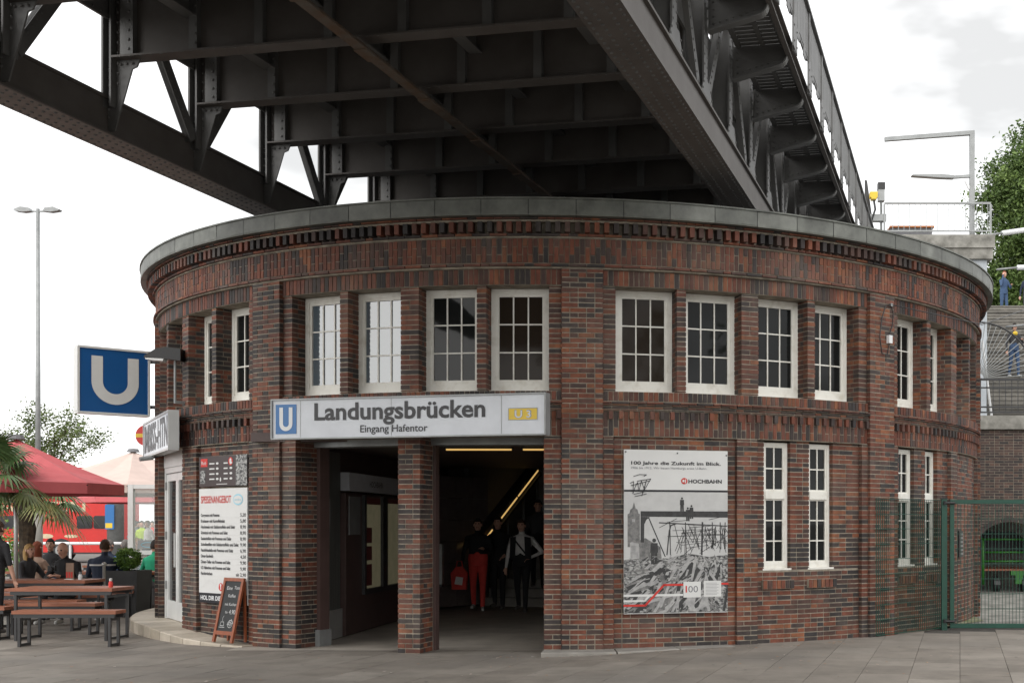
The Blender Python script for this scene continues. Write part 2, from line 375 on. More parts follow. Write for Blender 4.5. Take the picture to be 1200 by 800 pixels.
pb = MB()
vs = []; fs = []; xa = [-12 + .5 * i for i in range(36)]; ya = [9.5 + .75 * i for i in range(21)]
for y in ya:
    for x in xa: vs.append((x, y, ground(x, y) - .012))
for j in range(len(ya) - 1):
    for i in range(len(xa) - 1):
        a = j * len(xa) + i; fs.append((a, a + 1, a + 1 + len(xa), a + len(xa)))
pb.add(vs, fs); pavement = struct(obj('pavement', pb, M['joint']))
rng = random.Random(3)
slabs = []
for i in range(-32, 16):
    off = .375 if i % 2 else 0
    for j in range(12, 36):
        a0, a1 = i * .5 + .0025, (i + 1) * .5 - .0025; t0, t1 = j * .75 + off + .0025, (j + 1) * .75 + off - .0025
        cor = [Bq(a, t, -1.6) for a, t in ((a0, t0), (a1, t0), (a1, t1), (a0, t1))]
        c = sum(cor, Vector()) / 4
        if c.y < 10.2 or c.y > 23.8 or c.x < -11.6 or c.x > 5.3: continue
        if c.y > 17.6 and c.x > 2.2: continue
        rr = math.hypot(c.x - CX, c.y - CY)
        if rr < 6.3 and not (-34 < math.degrees(math.atan2((c - Vector((CX, CY, 0))).dot(Vector((TX, TY, 0))), (c - Vector((CX, CY, 0))).dot(Vector((NX, NY, 0))))) < -2): continue
        if c.y > 23 and rr < 7: continue
        px = 839 + 1444.5 * c.x / c.y; py = 614 + 1444.5 * 1.6 / c.y
        vis = -30 < px < 1230 and py < 815 and rr > 6.2
        dz = rng.uniform(-.002, .002); m_ = MB()
        top = [Vector((p.x, p.y, ground(p.x, p.y) + dz)) for p in cor]; bot = [p - Vector((0, 0, .05)) for p in top]
        m_.add(top + bot, [(0, 1, 2, 3), (0, 4, 5, 1), (1, 5, 6, 2), (2, 6, 7, 3), (3, 7, 4, 0)], min(1, max(0, rng.gauss(.5, .22))))
        slabs.append(((1 if vis else 0) / c.y ** 3, m_))
slabs.sort(key=lambda q: -q[0])
for s_, m_ in slabs[:300]: obj('paving_slab', m_, M['slab'], pavement)
rest = MB()
for s_, m_ in slabs[300:]: rest.add(m_.v, m_.f, m_.t[0])
obj('outer_paving', rest, M['slab'], pavement, kind='stuff')

# ------------------------------------------------------------------ the brick rotunda
bld = thing('station_building', (CX, CY, 0), 'round red brick station building with a grey metal roof rim and white framed windows', 'building')
CO = .0617
REC = {'brick': [], 'soldier_brick': [], 'dentil_brick': []}
core = MB(); core_dark = MB()
br = random.Random(11)
def put_brick(kind, o, td, nd, w, h, dep, tone):
    REC[kind].append((Vector(o), Vector(td), Vector(nd), w, h, dep, min(1, max(0, tone))))
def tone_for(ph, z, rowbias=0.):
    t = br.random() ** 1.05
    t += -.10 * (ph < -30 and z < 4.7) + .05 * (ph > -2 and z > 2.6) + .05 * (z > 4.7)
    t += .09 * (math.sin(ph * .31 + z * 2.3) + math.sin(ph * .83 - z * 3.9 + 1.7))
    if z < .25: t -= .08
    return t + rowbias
def slab(ph0, ph1, z0, z1, r0, r1, mb=None, step=2.0):
    """curved block between two radii"""
    mb = core if mb is None else mb
    n = max(1, int(math.ceil(abs(ph1 - ph0) / step))); vs = []; fs = []
    for i in range(n + 1):
        p = ph0 + (ph1 - ph0) * i / n
        vs += [P(p, r0, z0), P(p, r1, z0), P(p, r1, z1), P(p, r0, z1)]
    for i in range(n):
        a = i * 4; b = a + 4
        for k in range(4): fs.append((a + k, a + (k + 1) % 4, b + (k + 1) % 4, b + k))
    fs += [(3, 2, 1, 0), (n * 4, n * 4 + 1, n * 4 + 2, n * 4 + 3)]
    mb.add(vs, fs)
def courses(ph0, ph1, z0, z1, r, dep=.1, deep=0, start=0):
    """running brickwork on a curved face; rows of stretchers and rows of headers take turns"""
    L = r * R_(ph1 - ph0); n = max(1, round(L / .108)); u = (ph1 - ph0) / n
    j = int(math.floor(z0 / CO + .01)); jw = .0115
    while j * CO < z1 - .015:
        za = max(z0, j * CO); zb = min(z1, (j + 1) * CO)
        if zb - za < .02: j += 1; continue
        seq = []; i = 0
        odd = (j + start) % 2
        if odd == 0:
            if n % 2 and br.random() < .5: seq.append(1)
            elif n > 6 and (j // 2) % 2: seq.append(1)
        while sum(seq) < n:
            left = n - sum(seq)
            k = (2 if br.random() < .86 else 1) if odd == 0 else (1 if br.random() < .62 else 2)
            seq.append(min(k, left))
        for k in seq:
            pa = ph0 + i * u; pb_ = pa + k * u; pc = (pa + pb_) / 2
            d = deep if deep else dep
            rr = r + br.uniform(-.002, .0025); zj = br.uniform(0, .0035)
            el = jw / 2 if i == 0 else 0; er = jw / 2 if i + k == n else 0
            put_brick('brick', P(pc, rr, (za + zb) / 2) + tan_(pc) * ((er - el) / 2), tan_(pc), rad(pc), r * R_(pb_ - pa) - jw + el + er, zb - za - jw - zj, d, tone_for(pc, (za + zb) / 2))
            i += k
        j += 1
def side_courses(ph, r_out, r_in, z0, z1, sgn, skip=.108):
    """brickwork on a radial (reveal) face at angle ph looking along sgn * tangent"""
    nd = tan_(ph) * sgn; td = rad(ph) * (-sgn)
    j = int(math.floor(z0 / CO + .01))
    while j * CO < z1 - .015:
        za = max(z0, j * CO); zb = min(z1, (j + 1) * CO)
        if zb - za > .02:
            a = r_out - (skip if j % 2 else skip * .55); 
            while a - r_in > .03:
                w = .108 if br.random() < .5 else .216
                w = min(w, a - r_in)
                if a - w - r_in < .04: w = a - r_in
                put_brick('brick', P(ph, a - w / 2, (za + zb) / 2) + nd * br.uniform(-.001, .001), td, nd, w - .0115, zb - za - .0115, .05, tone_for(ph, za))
                a -= w
        j += 1
def strip(ph0, ph1, z0, z1, r, inner, left=0, right=0, deep=0, start=0):
    """a pier: mortar core, front bricks, and brick reveals on the sides that show (left/right = reveal depth)"""
    ins = math.degrees(.007 / r)
    slab(ph0 + ins, ph1 - ins, z0, z1, inner, r - .005)
    courses(ph0, ph1, z0, z1, r, deep=deep, start=start)
    if left: side_courses(ph0, r, r - left, z0, z1, -1)
    if right: side_courses(ph1, r, r - right, z0, z1, 1)
def soldiers(ph0, ph1, z0, z1, r, dep=.1, pitch=.0635, stag=0, kind='soldier_brick', bias=0.):
    L = r * R_(ph1 - ph0); n = max(1, round(L / pitch)); u = (ph1 - ph0) / n
    for i in range(n):
        pc = ph0 + (i + .5) * u; w = r * R_(u) - .0115
        H = z1 - z0
        if stag:
            cut = z0 + H * (.66 if i % 2 else .34); parts = [(z0, cut), (cut, z1)]
        else: parts = [(z0, z1)]
        for a, b in parts:
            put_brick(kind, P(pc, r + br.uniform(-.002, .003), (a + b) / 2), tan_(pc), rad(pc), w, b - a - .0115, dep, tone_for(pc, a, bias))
LIM = 82.
def each_side(f):
    pass
# full rings
slab(-180, 180, 0, 5.34, 6.0, 6.30, core_dark, 6)         # dark inner drum, holds the interior dark behind the panes
core_dark.v.clear(); core_dark.f.clear(); core_dark.t.clear(); core_dark.m.clear()
for k in range(-3, 3):
    b = 36. * k
    # pilaster at b
    if abs(b) < LIM:
        if k != -1: strip(b - 2.1, b + 2.1, 0, 4.735, RP + .012, 6.5)
        else: strip(b - 2.1, b + 2.1, 0, 4.735, RP + .012, 6.5)
    lo, hi = b + 2.1, b + 33.9
    vis = hi > -LIM and lo < LIM
    if not vis: continue
    # upper storey piers
    piers = [(b + 2.1, b + 3.4, 0, .25), (b + 9.8, b + 10.8, .25, .25), (b + 17, b + 19, .25, .25), (b + 25.2, b + 26.2, .25, .25), (b + 32.6, b + 33.9, .25, 0)]
    for p0, p1, l, r in piers:
        if min(abs(p0), abs(p1)) > LIM: continue
        strip(p0, p1, 3.245, 4.535, 6.90, 6.60, l, r, deep=.1)
    slab(lo, hi, 4.54, 4.735, 6.60, 6.908); soldiers(lo, hi, 4.54, 4.735, 6.915, dep=.24)
    slab(lo, hi, 3.12, 3.24, 6.55, 6.922); soldiers(lo, hi, 3.122, 3.242, 6.93)
    slab(lo, hi, 3.0, 3.12, 6.55, 6.93); courses(lo, hi, 3.062, 3.118, 6.975, dep=.12); courses(lo, hi, 3.002, 3.058, 6.945)
    slab(lo, hi, 2.685, 3.0, 6.5, 6.909); soldiers(lo, hi, 2.69, 3.0, 6.916, dep=.2, stag=1, bias=-.05)
    L = 6.916 * R_(hi - lo); nd_ = round(L / .0635); u = (hi - lo) / nd_
    for i in range(1, nd_, 2):
        pc = lo + (i + .5) * u
        put_brick('dentil_brick', P(pc, 6.957, 2.948), tan_(pc), rad(pc), .052, .098, .08, tone_for(pc, 2.9, -.1))
# lower storey
def lower_std(b, holes, wins_left):
    pass
Z2 = 2.685
# bay 0: poster panel, then two slim windows
strip(2.1, 3.2, 0, Z2, 6.925, 6.5, 0, .06)
strip(3.2, 16.4, 0, Z2, 6.865, 6.5)
strip(16.4, 18.8, 0, Z2, 6.925, 6.5, .06, .06)
strip(32.9, 33.9, 0, Z2, 6.925, 6.5, .06, 0)
HOLES = [(19.8, 23.1), (25.6, 28.9), (36 + 4.0, 36 + 7.3), (36 + 9.9, 36 + 13.2)]
def holed(p0, p1, holes):
    strip(p0, p1, 0, 1.005, 6.865, 6.5)
    cur = p0
    for h0, h1 in holes:
        strip(cur, h0, 1.005, Z2, 6.865, 6.5, 0 if cur == p0 else .14, .14); cur = h1
    strip(cur, p1, 1.005, Z2, 6.865, 6.5, .14, 0)
holed(18.8, 32.9, HOLES[:2])
# bay 1
strip(38.1, 39.2, 0, Z2, 6.925, 6.5, 0, .06)
holed(39.2, 52.4, HOLES[2:])
strip(52.4, 54.8, 0, Z2, 6.925, 6.5, .06, .06)
strip(54.8, 68.9, 0, Z2, 6.865, 6.5)
strip(68.9, 69.9, 0, Z2, 6.925, 6.5, .06, 0)
# bay -1: the entrance
strip(-33.9, -31.9, 0, Z2, 6.925, 6.45, 0, .45)
strip(-19.2, -16.75, 0, Z2, 6.925, 6.52, .38, .38)
strip(-3.9, -2.1, 0, Z2, 6.925, 6.45, .45, 0)
# bay -2: menu panel and the shop door
strip(-39.2, -38.1, 0, Z2, 6.925, 6.5, .06, 0)
strip(-50.2, -39.2, 0, Z2, 6.865, 6.5)
strip(-54.4, -50.2, 0, Z2, 6.925, 6.5, .3, .06)
strip(-69.9, -68.6, 0, Z2, 6.925, 6.5, 0, .3)
for p0, p1 in ((-110, -74.1), (74.1, 250)):
    slab(p0, p1, 0, 4.8, 6.3, 6.93, step=5)
# slim window sills of brick
for h0, h1 in HOLES:
    slab(h0 - .3, h1 + .3, .765, .882, 6.86, 6.905); soldiers(h0 - .3, h1 + .3, .765, .882, 6.915, dep=.05)
# the rings above the bays
slab(-180, 180, 4.735, 5.34, 6.3, 6.946, step=4)
slab(-LIM, LIM, 4.737, 4.793, 6.90, 6.955); courses(-LIM, LIM, 4.737, 4.793, 6.988, dep=.1, start=1)
soldiers(-LIM, LIM, 4.80, 5.105, 6.953, stag=1)
slab(-LIM, LIM, 5.108, 5.16, 6.90, 6.962); courses(-LIM, LIM, 5.109, 5.161, 6.995, start=1)
nd_ = round(7.07 * R_(2 * LIM) / .119)
for i in range(nd_):
    pc = -LIM + (i + .5) * 2 * LIM / nd_
    put_brick('dentil_brick', P(pc, 7.065 + br.uniform(-.003, .003), 5.224), tan_(pc), rad(pc), .060, .122, .13, tone_for(pc, 5.2, -.22))
slab(-LIM, LIM, 5.287, 5.335, 6.94, 7.04); courses(-LIM, LIM, 5.287, 5.337, 7.085, dep=.16, start=1)

VP_ = Vector((0, 0, 1.6))
def brick_verts(rc):
    o, td, nd, w, h, dep, tone = rc
    x = td * (w / 2); z = Vector((0, 0, h / 2)); y = nd * (-dep)
    return [o - x - z, o + x - z, o + x + z, o - x + z, o - x - z + y, o + x - z + y, o + x + z + y, o - x + z + y]
BF = [(0, 1, 2, 3), (1, 5, 6, 2), (4, 0, 3, 7), (3, 2, 6, 7), (4, 5, 1, 0)]
cache = {}
def lay(kind, plural):
    recs = REC[kind]
    def sc(rc):
        v = VP_ - rc[0]; d = v.length; v = v / d
        px = 839 + 1444.5 * rc[0].x / rc[0].y
        hidden = (rc[0].z < 3.25 and px > 318 and px < 640 and rc[0].z > 2.66)
        return 0 if hidden else rc[3] * rc[4] * max(0, rc[2].dot(v)) / d ** 2
    recs.sort(key=lambda r: -sc(r))
    for rc in recs[:298]:
        o, td, nd, w, h, dep, tone = rc
        key = (round(w, 2), round(h, 3), round(dep, 2), round(tone * 12))
        if key not in cache:
            m_ = MB(); kw, kh, kd = round(w, 3), round(h, 3), dep
            m_.add([(-kw / 2, 0, -kh / 2), (kw / 2, 0, -kh / 2), (kw / 2, 0, kh / 2), (-kw / 2, 0, kh / 2), (-kw / 2, kd, -kh / 2), (kw / 2, kd, -kh / 2), (kw / 2, kd, kh / 2), (-kw / 2, kd, kh / 2)], BF, key[3] / 12)
            me = m_.mesh(kind); me.materials.append(M['brick']); cache[key] = me
        ob = bpy.data.objects.new(kind, cache[key]); COL.objects.link(ob); ob.parent = bld
        ob.matrix_local = Matrix.Translation(o - Vector((CX, CY, 0))) @ Matrix(((td.x, -nd.x, 0, 0), (td.y, -nd.y, 0, 0), (0, 0, 1, 0), (0, 0, 0, 1)))
    rest = MB()
    for rc in recs[298:]: rest.add(brick_verts(rc), BF, rc[6])
    if rest.v: obj(plural, rest, M['brick'], bld, kind='stuff')
    print(kind, len(recs))
lay('brick', 'brickwork'); lay('soldier_brick', 'soldier_courses'); lay('dentil_brick', 'dentil_courses')
obj('mortar', core, M['mortar'], bld, kind='stuff')

# metal roof rim in sheets, lip and roof
fr = random.Random(5)
a = -180.
while a < 180:
    w = min(4.6, 180 - a); m_ = MB()
    n = 3; prof = [(7.05, 5.338), (7.166, 5.338), (7.170, 5.36), (7.166, 5.53), (7.10, 5.54)]
    vs = []; fs = []
    for i in range(n + 1):
        for r, z in prof: vs.append(P(a + .035 + (w - .07) * i / n, r + fr.uniform(-.002, .002), z))
    for i in range(n):
        for j in range(4): q = i * 5 + j; fs.append((q, q + 5, q + 6, q + 1))
    m_.add(vs, fs, fr.random()); obj('fascia_panel', m_, M['fascia'], bld); a += w
m_ = MB(); slab(-180, 180, 5.345, 5.535, 7.0, 7.158, m_, 3); obj('fascia_backing', m_, M['dark_metal'], bld)
m_ = MB(); slab(-180, 180, 5.533, 5.552, 6.9, 7.183, m_, 3); obj('roof_edge', m_, M['fascia'], bld)
m_ = MB(); m_.lathe([(7.0, 5.50), (3.5, 5.53), (.01, 5.55)], (CX, CY, 0), 72); obj('roof', m_, M['roof'], bld)

# ------------------------------------------------------------------ windows
def window(phc, w, z0, z1, r, cols, rows, split=None, fw=.062, pmat='pane', name='window', sillw=.05):
    """flat timber window: frame + glazing bars (one part), panes and sill as sub-parts"""
    c = P(phc, r, 0); x = tan_(phc); n = rad(phc); h = z1 - z0
    f = MB()
    def bar(u0, u1, v0, v1, d0=0., d1=.06): f.frame(c + x * ((u0 + u1) / 2) - n * ((d0 + d1) / 2) + Vector((0, 0, (v0 + v1) / 2)), x, n, (0, 0, 1), u1 - u0, d1 - d0, v1 - v0)
    bar(-w / 2, -w / 2 + fw, z0, z1); bar(w / 2 - fw, w / 2, z0, z1)
    bar(-w / 2 + fw, w / 2 - fw, z1 - fw, z1, .001, .06); bar(-w / 2 + fw, w / 2 - fw, z0, z0 + fw * 1.5, .001, .06)
    secs = [(z0 + fw * 1.5, z1 - fw, rows)]
    if split:
        zs = split; bar(-w / 2 + fw, w / 2 - fw, zs - .05, zs + .05, -.012, .06)
        secs = [(z0 + fw * 1.5, zs - .05, rows[0]), (zs + .05, z1 - fw, rows[1])]
    s2 = .020 if split else .036; pan = []
    for a0, a1, nr in secs:
        x0_, x1_ = -w / 2 + fw, w / 2 - fw                        # casement
        bar(x0_, x0_ + s2, a0, a1, .012, .05); bar(x1_ - s2, x1_, a0, a1, .012, .05)
        bar(x0_ + s2, x1_ - s2, a1 - s2, a1, .013, .05); bar(x0_ + s2, x1_ - s2, a0, a0 + s2 * 1.3, .013, .05)
        u0, u1, v0, v1 = x0_ + s2, x1_ - s2, a0 + s2 * 1.3, a1 - s2; b_ = .017
        pw = (u1 - u0 - b_ * (cols - 1)) / cols; ph_ = (v1 - v0 - b_ * (nr - 1)) / nr
        for i in range(1, cols): q = u0 + i * (pw + b_); bar(q - b_, q, v0, v1, .018, .045)
        for j in range(1, nr): q = v0 + j * (ph_ + b_); bar(u0, u1, q - b_, q, .020, .045)
        for i in range(cols):
            for j in range(nr): pan.append((u0 + i * (pw + b_), v0 + j * (ph_ + b_), pw, ph_))
    o = obj(name, f, M['white_paint'], bld)
    for u, v, pw, ph_ in pan:
        p = MB(); e = .004
        p.frame(c + x * (u + pw / 2) - n * .036 + Vector((0, 0, v + ph_ / 2)), x + n * br.uniform(-.006, .006), n, (0, 0, 1), pw + e, .006, ph_ + e)
        obj('pane', p, M[pmat], o)
    s = MB(); s.frame(c + n * (sillw / 2 - .0) + Vector((0, 0, z0 - .012)), x, n, (0, 0, 1), w + .05, sillw + .07, .024)
    obj('sill', s, M['white_paint'], o)
for k in range(-3, 3):
    for i, q in enumerate((6.6, 13.9, 22.1, 29.4)):
        pc = 36 * k + q
        if abs(pc) > 88: continue
        pm = 'pane'
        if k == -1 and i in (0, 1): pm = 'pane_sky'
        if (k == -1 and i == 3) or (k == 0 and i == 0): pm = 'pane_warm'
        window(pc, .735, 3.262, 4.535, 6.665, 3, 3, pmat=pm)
for h0, h1 in HOLES:
    window((h0 + h1) / 2, R_(h1 - h0) * 6.8 - .01, 1.03, 2.66, 6.80, 2, (3, 2), split=1.98, fw=.045, sillw=.03)
m_ = MB(); slab(-180, 180, 2.70, 5.3, 6.0, 6.3, m_, 6); obj('inner_wall', m_, M['maroon'], bld)
# ------------------------------------------------------------------ the elevated railway bridge
brg = thing('railway_bridge', tuple(Bq(-6.3, 16, 3.2)), 'dark riveted steel railway bridge crossing high above the round brick building', 'bridge')
AL, AR = -9.625, -3.01
T0, DT = 12.37, 1.59
NS = list(range(-5, 12))
TA, TB = -14., 46.
riv = MB()
def rivet(c, n, r=.017):
    n = Vector(n).normalized(); a = Vector((0, 0, 1)) if abs(n.z) < .9 else Vector((1, 0, 0)); x = n.cross(a).normalized(); y = n.cross(x); vs = []
    for rr, h in ((1, 0), (.72, .5)):
        for i in range(6): q = math.pi * i / 3; vs.append(Vector(c) + (x * math.cos(q) + y * math.sin(q)) * (r * rr) + n * (r * h))
    vs.append(Vector(c) + n * r * .72)
    riv.add(vs, [(i, (i + 1) % 6, 6 + (i + 1) % 6, 6 + i) for i in range(6)] + [(6 + i, 6 + (i + 1) % 6, 12) for i in range(6)])
def along(poly, t0, t1, m, name, parent=brg, a0=0., k0=0.):
    b = MB(); b.extr([(p[0] + a0, p[1] + k0) for p in poly], UV * t0 + ZZ * 1.6, VV, ZZ, UV * (t1 - t0)); return obj(name, b, m, parent)
def I_poly(w, h, tw, tf, x=0, y=0):
    return [(x - w / 2, y), (x + w / 2, y), (x + w / 2, y + tf), (x + tw / 2, y + tf), (x + tw / 2, y + h - tf), (x + w / 2, y + h - tf), (x + w / 2, y + h), (x - w / 2, y + h), (x - w / 2, y + h - tf), (x - tw / 2, y + h - tf), (x - tw / 2, y + tf), (x - w / 2, y + tf)]
for ac, side in ((AL, 1), (AR, -1)):
    s = 1
    pi_ = [(-.215, 0), (.215, 0), (.215, .025), (.16, .025), (.16, .40), (.20, .40), (.20, .43), (.12, .43), (.12, .05), (-.12, .05), (-.12, .43), (-.20, .43), (-.20, .40), (-.16, .40), (-.16, .025), (-.215, .025)]
    along(pi_, TA, TB, M['steel_brown'], 'bottom_chord', a0=ac, k0=4.40)
    along([(-.222, -.016), (.222, -.016), (.222, -.001), (-.222, -.001)], TA, TB, M['steel_bounce'] if side == 1 else M['steel_brown'], 'bottom_flange', a0=ac, k0=4.40)
    along([(-.20, 0), (-.13, 0), (-.13, .30), (.13, .30), (.13, 0), (.20, 0), (.20, .34), (-.20, .34)], TA, TB, M['steel'], 'top_chord', a0=ac, k0=6.62)
    along([(-.015, 0), (.015, 0), (.015, .38), (-.015, .38)], TA, TB, M['steel'], 'edge_plate', a0=ac + (.2 if side == 1 else -.1), k0=5.69)
    for q in np.arange(6, 26, .115):
        for c_ in ((-.17, 0), (.17, 0), (-.07, .0575), (.07, .0575)):
            rivet(Bq(ac + c_[0], q + c_[1], 4.384), (0, 0, -1), .020)
    for q in np.arange(8, 25, .13): rivet(Bq(ac + (.22 if side == 1 else -.115), q, 5.73), VV * side)
    ac = AL + .20 if side == 1 else AR
    for n in NS:
        t = T0 + DT * n
        po = MB()                                             # H-shaped post
        hw = .05 if side == 1 else .115
        for da in (-hw, hw): po.frame(Bq(ac + da, t, 5.7), VV, UV, ZZ, .024, .20, 2.0)
        po.frame(Bq(ac, t, 5.7), VV, UV, ZZ, hw * 2 - .024, .02, 1.996)
        if side == 1:
            wb = MB(); wb.frame(Bq(ac + .185, t + .012, 5.715), VV, UV, ZZ, .25, .02, .91); obj('post_web', wb, M['steel'], brg)
        obj('post', po, M['steel'], brg)
        for dk in np.arange(4.95, 6.7, .115):
            for dt in (-.07, .07):
                rivet(Bq(ac + .127, t + dt, dk), VV); 
                if side == 1 and dk < 5.8: pass
        gp = MB()                                            # gussets where post meets chord
        gx = .9 if side == 1 else 1.
        for da in ((-.067, .067) if side == 1 else (-.137, .137)):
            gp.extr([(-.34 * gx, 4.78), (.34 * gx, 4.78), (.34 * gx, 4.86), (.16, 5.12), (-.16, 5.12), (-.34 * gx, 4.86)], Bq(ac + da - .006, t, -0), UV, ZZ, VV * .012)
        if side == -1: obj('gusset_plate', gp, M['steel'], brg)
        for da, sg in (((.144, 1),) if side == -1 else ()):
            for dt in np.arange(-.28, .3, .1): rivet(Bq(ac + da, t + dt, 4.82), VV * sg)
            for q in np.arange(0, .24, .085):
                for sg2 in (-1, 1): rivet(Bq(ac + da, t + sg2 * (.30 - q * .62), 4.88 + q), VV)
        up = n % 2 != 0
        a_, b_ = (t + .12, t + DT - .12) if up else (t + DT - .12, t + .12)
        dg = MB(); dirv_ = (Bq(ac, b_, 6.68) - Bq(ac, a_, 4.80)); L = dirv_.length; dx = dirv_.normalized(); up_ = VV.cross(dx)
        hd = .03 if side == 1 else .09
        for da in (-hd, hd):
            dg.frame((Bq(ac + da, a_, 4.80) + Bq(ac + da, b_, 6.68)) / 2, dx, VV, up_, L, .02, .15)
            dg.frame((Bq(ac + da, a_, 4.80) + Bq(ac + da, b_, 6.68)) / 2 + up_ * .07 - VV * (.03 if da > 0 else -.03), dx, VV, up_, L, .05, .014)
        obj('diagonal', dg, M['steel'], brg)
        for q in np.arange(.12, .95, .05):
            p = Bq(ac + hd + .011, a_, 4.80) + dx * (L * q); rivet(p + up_ * .035, VV)
# floor beams, stringers, deck
for n in NS:
    t = T0 + DT * n
    fb = MB(); w, h = .22, .91
    poly = I_poly(w, h, .016, .022, 0, 5.24)
    fb.extr(poly, Bq(-9.36, t, 0), UV, ZZ, VV * (9.36 - 3.10))
    ob = obj('floor_beam', fb, M['steel_brown'], brg)
    for i, a_ in enumerate((-9.18, -8.35, -7.55, -6.72, -5.86, -4.9, -4.0)):
        st = MB(); st.frame(Bq(a_, t - .045, 5.70), VV, UV, ZZ, .10 if i else .16, .075, .86)
        obj('stiffener', st, M['steel'], ob)
        if i < 2:
            for dk in np.arange(5.33, 6.1, .105): rivet(Bq(a_ + .03, t - .083, dk), -UV, .019)
    for a_ in np.arange(-9.25, -3.2, .13):
        if n < 8: rivet(Bq(a_, t - .085, 5.262), (0, 0, 1), .016); rivet(Bq(a_, t - .10, 5.24), (0, 0, -1), .011)
    kp = MB(); kp.extr([(-9.50, 5.235), (-9.06, 5.235), (-9.10, 5.15), (-9.16, 5.13), (-9.38, 4.45), (-9.50, 4.45)], Bq(0, t - .01, 0), VV, ZZ, UV * .02)
    obj('knee_plate', kp, M['steel'], brg)
    fl = MB(); fl.beam(Bq(-9.13, t, 5.14), Bq(-9.38, t, 4.47), .10, .016, up=UV); 
    for a_ in np.arange(-9.45, -9.1, .075): rivet(Bq(a_, t - .02, 5.19), -UV)
    for k_ in np.arange(4.6, 5.15, .09): rivet(Bq(-9.45, t - .02, k_), -UV)
    kr = MB(); kr.extr([(-3.13, 5.235), (-3.55, 5.235), (-3.24, 4.45), (-3.13, 4.45)], Bq(0, t - .01, 0), VV, ZZ, UV * .02)
    obj('knee_plate', kr, M['steel'], brg)
    dp = MB(); dp.frame(Bq(-6.3, t + DT / 2, 6.19), VV, UV, ZZ, 6.3, DT - .006, .06); obj('deck_plate', dp, M['steel'], brg)
    wp = MB(); wp.frame(Bq(-6.3, t + .34, 5.74), VV, UV, ZZ, 6.2, .012, .80); obj('web_plate', wp, M['steel'], brg) if n < 9 and False else None
for a_ in (-8.4, -6.9, -5.7, -4.2): along(I_poly(.16, .5, .014, .02, a_, 5.64), TA, TB, M['steel'], 'stringer')
dk = MB(); dk.frame(Bq(-6.3, (TA + T0 - 5 * DT) / 2 - .1, 6.19), VV, UV, ZZ, 6.3, T0 - 5 * DT - TA - .2, .06); dk.frame(Bq(-6.3, (TB + T0 + 12 * DT) / 2 + .1, 6.19), VV, UV, ZZ, 6.3, TB - T0 - 12 * DT - .2, .06)
obj('outer_deck', dk, M['steel'], brg, kind='stuff')
tie = MB()
tie.extr([(-6.365, 5.085), (-6.235, 5.085), (-6.235, 5.10), (-6.352, 5.10), (-6.352, 5.215), (-6.365, 5.215)], UV * TA + ZZ * 1.6, VV, ZZ, UV * (TB - TA)); ot = obj('lateral_tie', tie, M['rust'], brg)
for n in NS:
    sp = MB(); sp.frame(Bq(-6.30, T0 + DT * n, 5.076), VV, UV, ZZ, .15, .34, .014); obj('splice_plate', sp, M['rust'], ot)
# walkway on the right: brackets, edge beam, grating, railing
for n in NS:
    t = T0 + DT * n + .03
    arc = [(-2.30 + .14 * math.sin(q), 5.97 - .14 * math.cos(q)) for q in [R_(14 + i * 76 / 6) for i in range(7)]]
    low = [(-2.86, 5.70)] + arc + [(-2.16, 6.10)]
    bk = MB(); bk.extr([(-2.86, 6.12), (-2.86, 5.70)] + arc + [(-2.16, 6.12)], Bq(0, t - .008, 0), VV, ZZ, UV * .016)
    ob = obj('bracket', bk, M['steel'], brg)
    fl = MB()
    for p, q in zip(low[:-1], low[1:]):
        fl.beam(Bq(p[0], t, p[1] - .008), Bq(q[0], t, q[1] - .008) + (Bq(q[0], t, q[1]) - Bq(p[0], t, p[1])).normalized() * .006, .13, .018, up=UV.cross(VV))
    obj('bracket_flange', fl, M['steel'], ob, kind='stuff')
    for i in range(7): rivet(Bq(-2.80 + i * .08, t - .012, 5.78 + i * .02), -UV, .014)
    for i in range(4): rivet(Bq(-2.80, t - .012, 5.78 + i * .085), -UV, .014)
    gt = MB()
    for i in range(13): gt.frame(Bq(-2.50, t + .06 + i * .122, 6.135), VV, UV, ZZ, .66, .098, .022)
    for a_ in (-2.78, -2.47, -2.22): gt.frame(Bq(a_, t + DT / 2, 6.110), VV, UV, ZZ, .06, DT - .05, .026)
    obj('walkway_grating', gt, M['steel'], brg, kind='stuff')
    rpst = MB(); rpst.frame(Bq(-2.075, t, 6.58), VV, UV, ZZ, .03, .10, 1.16)
    rpst.extr([(-.19, 6.02), (.19, 6.02), (.19, 6.34), (.10, 6.46), (-.10, 6.46), (-.19, 6.34)], Bq(-2.066, t, 0), UV, ZZ, VV * .014)
    obj('railing_post', rpst, M['steel'], brg)
    for dt in (-.13, .13):
        for k_ in (6.1, 6.3): rivet(Bq(-2.05, t + dt, k_), VV, .016)
    pn = MB(); w = DT - .14
    for i in range(9): pn.frame(Bq(-2.085, t + .07 + w * (i + .5) / 9, 6.79), VV, UV, ZZ, .012, w / 9 - (.05 if i in (1, 7) else .018), .60)
    for k_ in (6.48, 6.79, 7.09): pn.frame(Bq(-2.095, t + DT / 2, k_), VV, UV, ZZ, .02, w, .07)
    for i in (2, 6): pn.extr([(-.13, 6.35), (.13, 6.35), (.08, 6.50), (-.08, 6.50)], Bq(-2.088, t + .07 + w * (i + .5) / 9, 0), UV, ZZ, VV * .012)
    obj('railing_panel', pn, M['steel'], brg, kind='stuff')
along([(-2.17, 5.945), (-2.105, 5.945), (-2.105, 5.96), (-2.155, 5.96), (-2.155, 6.13), (-2.105, 6.13), (-2.105, 6.15), (-2.17, 6.15)], TA, TB, M['steel_brown'], 'edge_beam')
along([(-2.12, 7.14), (-2.04, 7.14), (-2.04, 7.18), (-2.12, 7.18)], TA, TB, M['steel'], 'handrail')
obj('rivets', riv, M['steel'], brg, kind='stuff')
